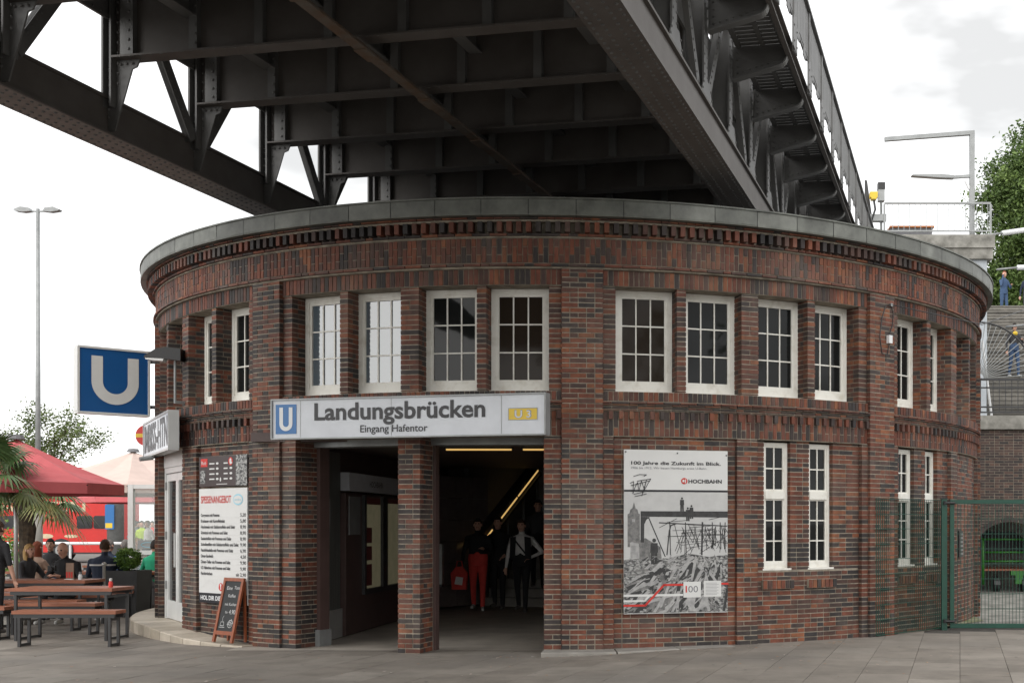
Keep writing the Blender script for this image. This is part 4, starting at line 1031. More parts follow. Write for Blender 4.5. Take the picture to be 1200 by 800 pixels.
for f0, f1 in ((.02, .10), (.16, .24), (.30, .62), (.64, .97)):
    b = MB(); b.beam(A.lerp(Bv, f0) - Z * .22 + sx * .03, A.lerp(Bv, f1) - Z * .22 + sx * .03, .016, .026); obj('light_strip', b, M['warm_lamp'], hr)
for f0 in (.02, .25, .5, .75, .98):
    q = A.lerp(Bv, f0); b = MB(); b.beam(q, Vector((q.x, q.y, .1)), .04, .04); obj('baluster', b, M['dark_metal'], hr)
for i, (xa_, xb_) in enumerate(((-3.72, -2.82), (-2.66, -2.25))):
    t2 = thing('strip_light', (xa_, 17, 2.6), ['long warm strip lamp under the entrance ceiling', 'short warm strip lamp at the right end of the entrance ceiling'][i], 'lamp')
    b = MB(); b.box(xa_, xb_, 16.985, 17.015, 2.618, 2.64); obj('tube', b, M['warm_lamp'], t2)
    b = MB(); b.box(xa_ - .02, xb_ + .02, 16.95, 17.05, 2.64, 2.664); obj('housing', b, M['dark_metal'], t2)
# information cases on the left wall of the hall
cs = thing('information_case', (-5.28, 19.2, 0), 'dark wall showcase with two warm lit panels and a white header in the entrance', 'showcase')
def wl(mb, y0_, y1_, z0, z1, d0, d1):
    xw = lambda y: -5.36 + .06 * (y - 16.2) / 8.2
    for_ = MB(); vs = []
    for y in (y0_, y1_):
        vs += [(xw(y) + d0, y, z0), (xw(y) + d1, y, z0), (xw(y) + d1, y, z1), (xw(y) + d0, y, z1)]
    mb.add(vs, [(0, 1, 2, 3), (7, 6, 5, 4), (0, 4, 5, 1), (1, 5, 6, 2), (2, 6, 7, 3), (3, 7, 4, 0)])
b = MB(); wl(b, 17.5, 22.6, .02, 2.04, .004, .10); obj('cabinet', b, M['maroon'], cs)
b = MB(); wl(b, 17.55, 22.5, 2.08, 2.34, .004, .13); obj('header', b, M['sign_white'], cs)
b = MB(); put_text(b, 'HOCHBAHN', (-5.215, 18.55, 2.16), (0.0073, 1, 0), Z, .09, width=.72, bold=.02, lift=.006); obj('lettering', b, M['ink_grey'], cs)
b = MB(); wl(b, 18.35, 19.22, .64, 2.0, .10, .108); obj('lit_panel', b, M['case_lit'], cs)
b = MB(); wl(b, 19.5, 21.0, .64, 2.0, .10, .108); obj('lit_panel', b, M['case_lit'], cs)
b = MB(); wl(b, 18.36, 18.74, 1.32, 1.55, .108, .112); wl(b, 18.36, 18.74, 1.06, 1.27, .108, .112); wl(b, 18.36, 18.74, .68, 1.0, .108, .112); wl(b, 18.36, 19.2, 1.9, 1.999, .108, .113); wl(b, 19.5, 21.0, 1.93, 1.999, .108, .112); obj('red_print', b, M['case_red'], cs, kind='stuff')
for ya_, yb_, za_, zb_ in ((18.26, 18.345, .56, 2.03), (19.225, 19.49, .56, 2.03), (21.01, 21.1, .56, 2.03), (18.346, 19.224, .56, .635), (19.491, 21.009, .56, .635)):
    b = MB(); wl(b, ya_, yb_, za_, zb_, .101, .15); obj('case_frame', b, M['dark_metal'], cs)
b = MB(); wl(b, 17.62, 18.15, 1.45, 2.0, .10, .11); obj('notice', b, M['grey_metal'], cs)
stl = thing('steel_cabinet', (-5.3, 16.8, 0), 'brushed steel cabinet just inside the left side of the entrance', 'cabinet')
b = MB(); wl(b, 16.42, 16.85, .02, 2.6, .004, .07); wl(b, 16.88, 17.36, .02, 2.6, .004, .06); obj('door_panel', b, M['steel_panel'], stl)
b = MB(); wl(b, 16.40, 17.38, .02, .42, .072, .085); obj('kick_plate', b, M['alu'], stl)
b = MB(); wl(b, 16.45, 16.82, 1.5, 1.95, .072, .10); obj('intercom', b, M['grey_metal'], stl)
tl = thing('tile_panel', (-5.0, 23.6, 0), 'wall of large dark tiles beyond the lit showcase', 'tiled wall')
for i in range(3):
    for j in range(6):
        b = MB(); b.frame((-5.06 + i * .0 + .19 * 0 + .23 * i, 23.2 + .4 * i, .25 + j * .41), (.5, .866, 0), (.866, -.5, 0), Z, .45, .03, .40); obj('tile', b, M['maroon_tile'], tl)
gb = thing('grey_box', (-4.55, 19.9, .35), 'small pale grey box on the wall behind the entrance pillar', 'box')
b = MB(); b.box(-5.18, -4.8, 21.6, 21.75, .55, 1.25); obj('lid', b, M['grey_metal'], gb); b = MB(); b.box(-5.17, -4.81, 21.62, 21.85, .50, .549); obj('base', b, M['dark_metal'], gb)
# ------------------------------------------------------------------ plants
def leaf_cloud(mb, pts, size, rg, per=40, spread=.35, droop=.0):
    """small bent leaf faces scattered round clump centres"""
    for c in pts:
        base = rg.gauss(.5, .18)
        for _ in range(per):
            d = Vector((rg.gauss(0, 1), rg.gauss(0, 1), rg.gauss(0, .75))) * spread
            p = Vector(c) + d
            a = Vector((rg.gauss(0, 1), rg.gauss(0, 1), rg.gauss(-droop, .6))).normalized(); b = Vector((rg.gauss(0, 1), rg.gauss(0, 1), rg.gauss(0, 1)))
            b = (b - a * b.dot(a)).normalized(); s = size * rg.uniform(.6, 1.3); n = a.cross(b) * s * .18
            mb.add([p - a * s * .5, p + b * s * .28 + n, p + a * s * .5, p - b * s * .28 + n], [(0, 1, 2, 3)], min(1, max(0, base + rg.gauss(0, .16))))
def tree(loc, h, crown_z, rad_, label, leafm, clumps, per, leaf, spread, seed, name='tree', flat=.8, group=None, trunk_r=.16, branches=9):
    rg = random.Random(seed); th = thing(name, loc, label, 'tree', group); o = Vector(loc)
    top = o + Vector((rg.uniform(-.3, .3), rg.uniform(-.3, .3), crown_z + rad_ * .2))
    b = MB(); k = 6
    b.tube([o + (top - o) * (i / k) + Vector((rg.uniform(-.06, .06), rg.uniform(-.06, .06), 0)) * (i > 0) for i in range(k + 1)], [trunk_r * (1.15 - .8 * i / k) for i in range(k + 1)], 8)
    obj('trunk', b, M['bark'], th, smooth=True)
    tips = []
    for i in range(branches):
        a = i * 2.4 + rg.uniform(-.4, .4); s = o + (top - o) * rg.uniform(.5, .98); el = rg.uniform(-.1, 1.0)
        e = Vector((top.x, top.y, o.z + crown_z)) + Vector((math.cos(a) * math.cos(el), math.sin(a) * math.cos(el), math.sin(el) * flat)) * rad_ * rg.uniform(.65, .95)
        m1 = s.lerp(e, .5) + Vector((rg.uniform(-.2, .2), rg.uniform(-.2, .2), rg.uniform(0, .3)))
        b = MB(); b.tube([s, m1, e], [trunk_r * .42, trunk_r * .24, trunk_r * .06], 5); obj('branch', b, M['bark'], th, smooth=True); tips += [e, m1]
    pts = []
    while len(pts) < clumps:
        v = Vector((rg.gauss(0, 1), rg.gauss(0, 1), rg.gauss(0, 1))).normalized() * rg.uniform(.35, 1.0) ** .5
        lump = 1 + .22 * math.sin(v.x * 5 + seed) * math.cos(v.y * 4 + v.z * 3)
        p = Vector((o.x, o.y, o.z + crown_z)) + Vector((v.x, v.y, v.z * flat)) * rad_ * lump
        pts.append(p)
    pts += tips
    b = MB(); leaf_cloud(b, pts, leaf, rg, per, spread); obj('crown', b, leafm, th, kind='stuff')
    return th
tree((-31.9, 60, 0), 8, 5.6, 2.1, 'small light green tree with open twigs behind the red parasol', M['leaf_light'], 30, 85, .14, .26, 4, flat=.85, trunk_r=.10, branches=12)
tree((-37.5, 66, 0), 8, 4.6, 2.2, 'pale green young tree at the left edge behind the palm leaves', M['leaf_light'], 28, 85, .14, .26, 9, flat=.8, trunk_r=.11)
def palm(loc, h, n, L, seed, label, r=.15):
    rg = random.Random(seed); th = thing('palm', loc, label, 'palm tree'); o = Vector(loc)
    b = MB(); k = 10; b.tube([o + Z * (h * i / k) + Vector((rg.uniform(-.02, .02), rg.uniform(-.02, .02), 0)) for i in range(k + 1)], [r * (1 + .12 * (i % 2)) for i in range(k + 1)], 10); obj('trunk', b, M['palm_bark'], th)
    c = o + Z * h
    for i in range(n):
        az = i * 2.399 + rg.uniform(-.3, .3); f = (i + .5) / n; el = 1.25 - 1.75 * f + rg.uniform(-.15, .15)
        d = Vector((math.cos(az) * math.cos(el), math.sin(az) * math.cos(el), math.sin(el))); l1 = L * rg.uniform(.5, .62)
        hub = c + d * l1; b = MB(); tn = rg.random() * .4 + (.0 if f > .82 else .4)
        b.tube([c, c + d * l1 * .5 + Z * .03, hub], [.016, .012, .010], 5, tone=tn)
        side = d.cross(Z); side = side.normalized() if side.length > .05 else Vector((1, 0, 0)); upv = side.cross(d)
        nb = 26
        for q in range(nb):
            an = (q / (nb - 1) - .5) * 4.3; bl = L * .52 * (1 - .25 * abs(an) / 2.1) * rg.uniform(.85, 1.1)
            dd = (d * math.cos(an) + side * math.sin(an)).normalized(); w = .017 + .006 * rg.random()
            wv = dd.cross(upv).normalized() * w; pts = []
            for s_ in (0, .35, .7, 1.0): pts.append(hub + dd * bl * s_ - Z * (bl * (.08 * s_ + (.38 + .3 * f) * s_ ** 2.2)) + upv * .0)
            vs = []
            for p, kk in zip(pts, (.4, 1, .75, .05)): vs += [p - wv * kk, p + wv * kk]
            b.add(vs, [(0, 1, 3, 2), (2, 3, 5, 4), (4, 5, 7, 6)], min(1, max(0, tn + rg.gauss(0, .08))))
        obj('frond', b, M['leaf_palm'], th)
palm((-10.95, 18.4, 0), 2.25, 24, 1.0, 2, 'fan palm with drooping leaves cut off by the left edge', .13)
palm((-12.85, 23, 0), 2.15, 22, 1.2, 5, 'fan palm with a thick fibrous trunk behind the seated man', .135)
# box ball in its planter
px_ = -10.25; py_ = 21.5
th = thing('planter', (px_, py_, 0), 'tall square black planter beside the stone step', 'planter')
b = MB(); w0, w1 = .25, .285; vs = []
for w, z_ in ((w0, 0), (w1, .80), (w1 - .035, .80), (w1 - .035, .74)):
    vs += [(px_ - w, py_ - w, z_), (px_ + w, py_ - w, z_), (px_ + w, py_ + w, z_), (px_ - w, py_ + w, z_)]
fs = [(j * 4 + i, j * 4 + (i + 1) % 4, j * 4 + 4 + (i + 1) % 4, j * 4 + 4 + i) for j in range(3) for i in range(4)] + [(12, 13, 14, 15), (3, 2, 1, 0)]
b.add(vs, fs); obj('pot', b, M['planter'], th)
th = thing('box_ball', (px_, py_, .75), 'round clipped box bush growing in the black planter', 'bush')
b = MB(); b.tube([(px_, py_, .74), (px_, py_, .95)], .03, 6); obj('stem', b, M['bark'], th)
rg = random.Random(8); b = MB(); pts = []
for i in range(150):
    v = Vector((rg.gauss(0, 1), rg.gauss(0, 1), rg.gauss(0, 1))).normalized() * rg.uniform(.14, .2); pts.append(Vector((px_, py_, 1.0)) + v)
leaf_cloud(b, pts, .045, rg, 22, .022); obj('foliage', b, M['leaf_box'], th, kind='stuff')
# hedge
th = thing('hedge', (-18.5, 31, 0), 'bright green clipped hedge at the far left behind the tables', 'hedge')
rg = random.Random(12); b = MB(); pts = [(rg.uniform(-21, -17.6), rg.uniform(30.6, 31.4), rg.uniform(.3, 1.45)) for _ in range(170)]; leaf_cloud(b, pts, .10, rg, 22, .13); obj('foliage', b, M['leaf_box'], th, kind='stuff')

# ------------------------------------------------------------------ terrace furniture
def bench_set(kind, cx, cy, L, D, H, label, group, rz=0.):
    th = thing(kind, (cx, cy, 0), label, 'table' if 'table' in kind else 'bench', group)
    npl = 4 if D > .5 else 2; pw = D / npl
    for i in range(npl):
        b = MB(); y0_ = cy - D / 2 + i * pw
        b.box(cx - L / 2, cx + L / 2, y0_ + .003, y0_ + pw - .003, H - .045 + (i % 2) * .001, H + (i % 2) * .001); obj('plank', b, M['wood'], th)
    b = MB(); b.box(cx - L / 2 + .02, cx + L / 2 - .02, cy - D / 2 + .012, cy - D / 2 + .045, H - .095, H - .046); b.box(cx - L / 2 + .02, cx + L / 2 - .02, cy + D / 2 - .045, cy + D / 2 - .012, H - .095, H - .046); obj('rail', b, M['dark_metal'], th, kind='stuff')
    for sx_ in (-1, 1):
        b = MB(); x_ = cx + sx_ * (L / 2 - .09); t_ = .034; yy = D / 2 - .03
        for sy in (-1, 1): b.beam((x_, cy + sy * yy, 0), (x_, cy + sy * yy, H - .096), t_, t_)
        b.beam((x_, cy - yy + t_ / 2, .024), (x_, cy + yy - t_ / 2, .024), t_, t_ - .002); b.beam((x_, cy - yy + t_ / 2, H - .12), (x_, cy + yy - t_ / 2, H - .12), t_, t_ - .002)
        obj('leg', b, M['dark_metal'], th, kind='stuff')
    return th
GT, GB = 'wooden tables of the snack bar terrace', 'wooden benches of the snack bar terrace'
bench_set('table', -8.99, 17.22, 1.42, .66, .725, 'front wooden table on black legs between the two nearest benches', GT)
bench_set('bench', -8.50, 16.2, 1.36, .29, .475, 'nearest wooden bench on black legs in front of the front table', GB)
bench_set('bench', -9.62, 17.95, 1.30, .29, .46, 'wooden bench directly behind the front table', GB)
bench_set('bench', -10.5, 17.15, 1.36, .29, .46, 'wooden bench beside the waitress, cut by the left edge', GB)
bench_set('table', -10.42, 19.25, 1.45, .64, .74, 'wooden table where the man with the camera sits', GT)
bench_set('bench', -10.25, 18.6, 1.36, .28, .46, 'empty wooden bench on the near side of the camera man\'s table', GB)
bench_set('bench', -10.55, 20.05, 1.45, .30, .46, 'wooden bench under the man with the camera', GB)
bench_set('table', -10.75, 22.3, 1.5, .64, .75, 'wooden table in front of the man in the navy jacket', GT)
bench_set('bench', -10.75, 21.35, 1.45, .30, .46, 'wooden bench under the man in the navy jacket', GB)
bench_set('bench', -11.85, 20.62, .95, .30, .46, 'short wooden bench under the blonde woman', GB)
bench_set('bench', -12.2, 21.9, 1.1, .30, .46, 'short wooden bench under the red haired woman', GB)
bench_set('table', -12.3, 22.6, 1.1, .64, .75, 'wooden table between the two women at the left', GT)
bench_set('table', -12.25, 25.6, 1.5, .64, .76, 'far wooden table near the blue shirted men and planter', GT)
bench_set('bench', -13.4, 24.0, 1.3, .30, .46, 'wooden bench under the dark haired man behind the camera man', GB)
bench_set('bench', -12.2, 24.9, 1.45, .30, .46, 'far wooden bench before the blue shirted men', GB)
# things on the tables
th = thing('menu_holder', (-10.06, 19.2, .741), 'menu card in a clear holder with red bottle print on the camera man\'s table', 'menu card')
b = MB(); b.box(-10.12, -10.00, 19.19, 19.205, .75, 1.0); obj('card', b, M['tan_cloth'], th)
b = MB(); b.box(-10.13, -9.99, 19.16, 19.24, .741, .752); obj('foot', b, M['alu'], th)
b = MB()
for i in range(3): b.box(-10.115 + i * .038, -10.09 + i * .038, 19.183, 19.188, .77, .86)
obj('print', b, M['red'], th, kind='stuff')
for i, (x_, y_, s_) in enumerate(((-8.42, 17.15, 'glass salt shaker near the right end of the front table'), (-9.86, 19.12, 'small white cup beside the menu card'))):
    th = thing('salt_shaker' if i == 0 else 'cup', (x_, y_, .727), s_, 'shaker' if i == 0 else 'cup'); z_ = .727 if i == 0 else .742
    b = MB(); b.lathe([(.0, z_), (.028, z_), (.030, z_ + .05), (.02, z_ + .085), (.0, z_ + .085)], (x_, y_, 0), 12); obj('body', b, M['red_cloth'] if i == 0 else M['white'], th)
    b = MB(); b.lathe([(.0, z_ + .086), (.021, z_ + .086), (.021, z_ + .12), (.0, z_ + .125)], (x_, y_, 0), 12); obj('cap', b, M['alu'] if i == 0 else M['grey_cloth'], th)
# parasols
def parasol(c, r, z_edge, z_top, m, label, n=8, val=.17, pole=True, rot=.0, polem='alu'):
    th = thing('parasol', (c[0], c[1], 0), label, 'parasol', 'parasols on the terrace'); o = Vector((c[0], c[1], 0)); pts = [o + Vector((math.cos(rot + (i + .5) * 2 * math.pi / n) * r, math.sin(rot + (i + .5) * 2 * math.pi / n) * r, z_edge)) for i in range(n)]
    b = MB(); b.tube([o, o + Z * (z_top - .02)], .032, 10); obj('pole', b, M[polem], th, smooth=True)
    for i in range(n):
        p, q = pts[i], pts[(i + 1) % n]; b = MB(); ap = o + Z * z_top; K = 5; vs = []; fs = []
        for k in range(K + 1):
            s = k / K; sag = -.10 * math.sin(math.pi * s) * 1
            for u in (0, .5, 1):
                e = p.lerp(q, u); v = ap.lerp(e, s); v = v + Z * (sag * (1 if u == .5 else .35)); vs.append(v)
        for k in range(K):
            for u in range(2): fs.append((k * 3 + u, k * 3 + u + 1, k * 3 + u + 4, k * 3 + u + 3))
        nb = len(vs)
        for u in (0, .5, 1): vs.append(p.lerp(q, u) - Z * val + (p.lerp(q, u) - o) * .0)
        fs += [(K * 3, K * 3 + 1, nb + 1, nb), (K * 3 + 1, K * 3 + 2, nb + 2, nb + 1)]
        b.add(vs, fs); obj('canopy_panel', b, m, th, smooth=False)
        b = MB(); b.beam(o + Z * (z_top - .14), p - Z * .04, .022, .022); obj('rib', b, M['dark_metal'], th)
    b = MB(); b.lathe([(.0, z_top + .07), (.10, z_top + .06), (.14, z_top - .01), (.0, z_top - .02)], o, 12); obj('cap', b, M['grey_cloth'], th)
    b = MB(); b.box(c[0] - .3, c[0] + .3, c[1] - .3, c[1] + .3, .0, .07); obj('base', b, M['concrete'], th)
    return th
parasol((-11.3, 19.9), 1.58, 2.25, 2.98, M['red_canvas'], 'nearest parasol, plain red, above the tables at the left')
parasol((-13.0, 27.5), 2.3, 2.42, 3.22, M['pink_canvas'], 'cream parasol behind the red one, left of the round building')
parasol((-18.2, 40), 2.3, 2.45, 3.1, M['red_canvas'], 'distant red parasol seen through the glass screen')
# posts, rope, glass screen
def stanchion(x_, y_, label):
    th = thing('stanchion', (x_, y_, 0), label, 'barrier post', 'rope barrier posts'); b = MB()
    b.lathe([(.0, 0), (.15, 0), (.15, .015), (.03, .03), (.024, .04), (.024, .90), (.035, .91), (.035, .95), (.0, .97)], (x_, y_, 0), 14); obj('post', b, M['alu'], th, smooth=True)
stanchion(-10.30, 20.75, 'steel barrier post left of the black planter'); stanchion(-9.98, 22.6, 'steel barrier post right behind the black planter'); 
th = thing('rope', (-10.2, 21.9, .6), 'dark red rope hanging between the barrier posts by the planter', 'rope')
b = MB(); A_, B_ = Vector((-10.55, 22.9, .86)), Vector((-9.98, 22.6, .88)); b.tube([A_.lerp(B_, i / 10) - Z * (.42 * math.sin(math.pi * i / 10)) for i in range(11)], .022, 8); obj('cord', b, M['red'], th, smooth=True)
b = MB(); b.tube([A_, A_ + Z * .05], .03, 8); obj('hook', b, M['alu'], th)
th = thing('glass_screen', (-11.15, 23.6, 0), 'glass wind screen in a white metal frame behind the planter', 'glass screen')
b = MB(); b.box(-11.24, -11.14, 23.55, 23.65, 0, 2.36); obj('post', b, M['white_alu'], th)
b = MB(); b.box(-9.3, -9.2, 23.55, 23.65, 0, 2.36); obj('post', b, M['white_alu'], th)
b = MB(); b.box(-11.139, -9.301, 23.56, 23.64, 2.28, 2.359); obj('top_rail', b, M['white_alu'], th)
b = MB(); b.box(-11.139, -9.301, 23.56, 23.64, 1.02, 1.10); obj('middle_rail', b, M['white_alu'], th)
b = MB(); b.box(-11.139, -9.301, 23.595, 23.605, 1.10, 2.28); obj('pane', b, M['clear_glass'], th)
b = MB(); b.box(-11.139, -9.301, 23.595, 23.605, .04, 1.02); obj('pane', b, M['clear_glass'], th)
b = MB(); b.box(-11.06, -10.66, 23.57, 23.585, 1.13, 1.29); obj('name_plate', b, M['grey_metal'], th)
b = MB(); line_on(b, (-10.86, 23.569, 1.21), (1, 0, 0), Z, [(.13 * math.cos(i * .35), .045 * math.sin(i * .35)) for i in range(19)], .014, .002); obj('plate_mark', b, M['cyan'], th)
# guard rail, grey pillar, blue notice
th = thing('guard_rail', (-24, 42, 0), 'white horizontal guard rail in front of the red bus', 'railing')
b = MB(); b.tube([(-27, 42, .95), (-19.8, 42, .95)], .05, 8); obj('rail', b, M['white'], th)
for x_ in (-26, -24, -22, -20): b = MB(); b.tube([(x_, 42, 0), (x_, 42, .9)], .04, 8); obj('post', b, M['white'], th)
th = thing('grey_pillar', (-19.1, 34.7, 0), 'plain grey concrete pillar beside the palm trunk', 'pillar')
b = MB(); b.lathe([(.0, 0), (.14, 0), (.13, 2.6), (.0, 2.62)], (-19.1, 34.7, 0), 14); obj('shaft', b, M['concrete'], th, smooth=True); b = MB(); b.box(-19.3, -18.9, 34.5, 34.9, 2.62, 2.7); obj('cap', b, M['concrete'], th)
th = thing('notice_column', (-24.6, 50.5, 0), 'grey column with a blue poster at the right end of the bus', 'notice column')
b = MB(); b.lathe([(.0, 0), (.32, 0), (.32, 3.4), (.36, 3.45), (.0, 3.6)], (-24.6, 50.5, 0), 18); obj('column', b, M['grey_metal'], th, smooth=True)
b = MB(); b.extr([(-.2, -.55), (.16, -.55), (.16, .45), (-.2, .45)], (-24.6, 50.03, 1.95), (1, 0, 0), Z, (0, .05, 0)); obj('poster', b, M['sign_blue2'], th)
b = MB(); quad_on(b, (-24.6, 50.03, 1.95), (1, 0, 0), Z, -.18, .1, -.5, -.3, .004); obj('poster_print', b, M['yellow'], th)
# red double-decker bus
bx0, bx1, by = -36.6, -25.5, 52.
th = thing('bus', ((bx0 + bx1) / 2, by + 1.2, 0), 'bright red double-decker sightseeing bus parked beyond the terrace', 'bus')
b = MB(); rr = [(bx0, .35), (bx1 - .1, .35), (bx1, .5), (bx1, 3.7), (bx1 - .25, 4.0), (bx0 + .3, 4.0), (bx0, 3.6)]
b.extr([(p[0], p[1]) for p in rr], (0, by, 0), (1, 0, 0), Z, (0, 2.5, 0)); obj('body', b, M['bus_red'], th)
for x0_, x1_ in ((-35.8, -34.2), (-34.1, -32.3), (-32.2, -30.6), (-30.5, -28.9), (-26.95, -26.3), (-26.25, -25.62)) :
    b = MB(); b.extr([(x0_ + .06, 1.42), (x1_ - .06, 1.42), (x1_, 1.48), (x1_, 1.9), (x1_ - .06, 1.96), (x0_ + .06, 1.96), (x0_, 1.9), (x0_, 1.48)], (0, by - .03, 0), (1, 0, 0), Z, (0, .05, 0)); obj('window', b, M['dark_glass'], th)
for i in range(6):
    x0_ = -36.3 + i * 1.8; b = MB(); b.extr([(x0_, 2.75), (x0_ + 1.7, 2.75), (x0_ + 1.7, 3.35), (x0_, 3.35)], (0, by - .03, 0), (1, 0, 0), Z, (0, .05, 0)); obj('window', b, M['dark_glass'], th)
for x_ in (-34.3, -27.6):
    b = MB(); b.extr([(.5 * math.cos(i * .3927), .5 * math.sin(i * .3927)) for i in range(16)], (x_, by - .05, .5), (1, 0, 0), Z, (0, .3, 0)); wl_ = obj('wheel', b, M['black'], th)
    b = MB(); b.extr([(.24 * math.cos(i * .3927), .24 * math.sin(i * .3927)) for i in range(16)], (x_, by - .07, .5), (1, 0, 0), Z, (0, .02, 0)); obj('rim', b, M['grey_metal'], wl_)
b = MB(); put_text(b, 'STADTRUNDFAHRTEN', (-36.2, by, 2.15), (1, 0, 0), Z, .42, width=9.6, bold=.02, lift=.004)
for i in range(7): poly_on(b, (-33.5 + i * 1.05, by, 1.1), (1, 0, 0), Z, [(-.3 * math.cos(q * .524), .1 * math.sin(q * .524) * (1 if i % 2 else .7)) for q in range(12)][::-1], .004)
obj('lettering', b, M['cream'], th, kind='stuff')
b = MB(); b.extr([(bx0, .36), (bx1 - .1, .36), (bx1 - .1, .42), (bx0, .42)], (0, by - .02, 0), (1, 0, 0), Z, (0, .019, 0)); obj('skirt_trim', b, M['black'], th)
# second bus-like red body further left seen between palm leaves is the same bus; twin street lamp
lx, ly = -24.75, 45.
th = thing('street_lamp', (lx, ly, 0), 'tall slim street lamp with two heads standing at the far left', 'street lamp')
b = MB(); b.tube([(lx, ly, 0), (lx, ly, 13.1)], [.11, .06], 10); obj('pole', b, M['grey_metal'], th, smooth=True)
for s in (-1, 1):
    b = MB(); b.beam((lx, ly, 13.0), (lx + s * .3, ly, 13.02), .05, .05); obj('arm', b, M['grey_metal'], th)
    b = MB(); b.extr([(.22 * s, -.04), (.5 * s, -.07), (.78 * s, -.03), (.83 * s, .02), (.6 * s, .12), (.3 * s, .08)][::s], (lx, ly - .12, 13.04), (1, 0, 0), Z, (0, .24, 0)); obj('lamp_head', b, M['grey_metal'], th)
# ------------------------------------------------------------------ right-hand side: gate, arch wall, stairs, upper platform
gy = 18.0; gx = 3.36; zt = 1.97; zg = .09
def mesh_panel(mb, A, B_, z0, z1, dx, dz, r=.0033):
    A = Vector(A); B_ = Vector(B_); L = (B_ - A).length; d = (B_ - A).normalized(); nn = Z.cross(d)
    n = int(L / dx)
    for i in range(n + 1):
        p = A + d * (i * L / n); mb.frame(p + Z * ((z0 + z1) / 2), d, nn, Z, r * 2, r * 2, z1 - z0)
    m_ = int((z1 - z0) / dz)
    for j in range(m_ + 1):
        z_ = z0 + (z1 - z0) * j / m_
        for s in (-1, 1): mb.frame((A + B_) / 2 + Z * z_ + nn * (s * r * 2), d, nn, Z, L, r * 2, r * 2.4)
wallp = P(34.6, 7.0, 0)
th = thing('mesh_fence', (2.2, 17.2, 0), 'green wire mesh fence panel between the brick wall and the gate post', 'fence')
b = MB(); mesh_panel(b, (wallp.x, wallp.y, 0), (gx - .07, gy, 0), zg, zt - .02, .05, .2); obj('wire_mesh', b, M['green'], th, kind='stuff')
b = MB(); b.box(gx - .07, gx + .01, gy - .04, gy + .04, 0, zt); obj('post', b, M['green'], th)
b = MB(); b.box(gx - .08, gx + .02, gy - .05, gy + .05, zt, zt + .015); obj('post_cap', b, M['black'], th)
th = thing('gate', (4.6, gy, 0), 'dark green metal gate with wire mesh infill at the right edge', 'gate')
x0_, x1_ = gx + .055, gx + 2.6
b = MB(); b.box(x0_, x0_ + .06, gy - .03, gy + .03, zg, zt - .01); obj('stile', b, M['green'], th)
b = MB(); b.box(x1_ - .06, x1_, gy - .03, gy + .03, zg, zt - .01); obj('stile', b, M['green'], th)
b = MB(); b.box(x0_ + .06, x1_ - .06, gy - .029, gy + .029, zt - .07, zt - .011); obj('top_rail', b, M['green'], th)
b = MB(); b.box(x0_ + .06, x1_ - .06, gy - .029, gy + .029, zg, zg + .06); obj('bottom_rail', b, M['green'], th)
b = MB(); mesh_panel(b, (x0_ + .06, gy, 0), (x1_ - .06, gy, 0), zg + .06, zt - .07, .05, .2); obj('wire_mesh', b, M['green'], th, kind='stuff')
for z_ in (zg + .1, zt - .06): b = MB(); b.tube([(gx - .02, gy - .06, z_), (gx + .12, gy - .06, z_)], .018, 8); b.tube([(gx - .03, gy - .06, z_ - .02), (gx - .03, gy - .06, z_ + .03)], .022, 8); obj('hinge', b, M['black'], th, kind='stuff')
# mossy verge and yard floor behind the fence
v = MB(); v.add([(1.9, 17.0, .088), (3.4, 18.3, .088), (7.6, 18.3, .088), (7.6, 27.9, .05), (4.3, 27.9, .05), (4.6, 22, .07), (3.2, 18.6, .088)], [(0, 1, 2, 3, 4, 5, 6)]); struct(obj('yard', v, M['concrete_old']))
v = MB(); v.add([(1.95, 17.25, .094), (3.3, 18.1, .094), (4.2, 19.3, .094), (4.3, 21.6, .08), (3.9, 21, .08)], [(0, 1, 2, 3, 4)]); struct(obj('mossy_verge', v, M['moss']))
# vent box and little items on the right wall
th = thing('vent_box', tuple(P(56.5, 6.9, 1.3)), 'small dark vent box on the right brick wall behind the gate', 'vent'); b = MB(); b.frame(P(56.5, 6.89, 1.3), tan_(56.5), rad(56.5), Z, .2, .06, .4); obj('box', b, M['dark_metal'], th)
b = MB()
for i in range(6): b.frame(P(56.5, 6.925, 1.15 + i * .06), tan_(56.5), rad(56.5), Z, .16, .012, .03)
obj('louvre', b, M['grey_metal'], th, kind='stuff')
# arch wall
wy = 28.0; acx, ar, asp = 6.67, .86, .80
th = thing('arch_wall', (8, wy, 0), 'dark brick wall with a low arched opening under the stairs at the right edge', 'wall')
recs = []; r2 = random.Random(21)
def in_arch(x, z): return (abs(x - acx) < ar + .02 and z < asp) or (z >= asp and math.hypot(x - acx, z - asp) < ar + .03)
z_ = -.1; j = 0
while z_ < 3.74:
    x_ = 4.6 - (j % 2) * .108
    while x_ < 9.2:
        w = .216 if j % 2 == 0 or r2.random() < .4 else .108
        xc = x_ + w / 2
        if not in_arch(xc, z_ + .03): recs.append((xc, z_ + .031, w - .011, r2.random()))
        x_ += w
    z_ += .0617; j += 1
vis_ = lambda r: -abs((839 + 1444.5 * r[0] / wy) - 1178)
recs.sort(key=lambda r: -vis_(r)); cache2 = {}
for i, (xc, zc, w, t) in enumerate(recs[:298]):
    key = (round(w, 3), round(t * 6))
    if key not in cache2:
        m_ = MB(); m_.box(-w / 2, w / 2, 0, .08, -.0255, .0255, t); me = m_.mesh('brick'); me.materials.append(M['brick_dark']); cache2[key] = me
    ob = bpy.data.objects.new('brick', cache2[key]); COL.objects.link(ob); ob.parent = th; ob.location = Vector((xc, wy + r2.uniform(-.002, .002), zc)) - Vector((8, wy, 0))
b = MB()
for xc, zc, w, t in recs[298:]: b.box(xc - w / 2, xc + w / 2, wy, wy + .08, zc - .0255, zc + .0255, t)
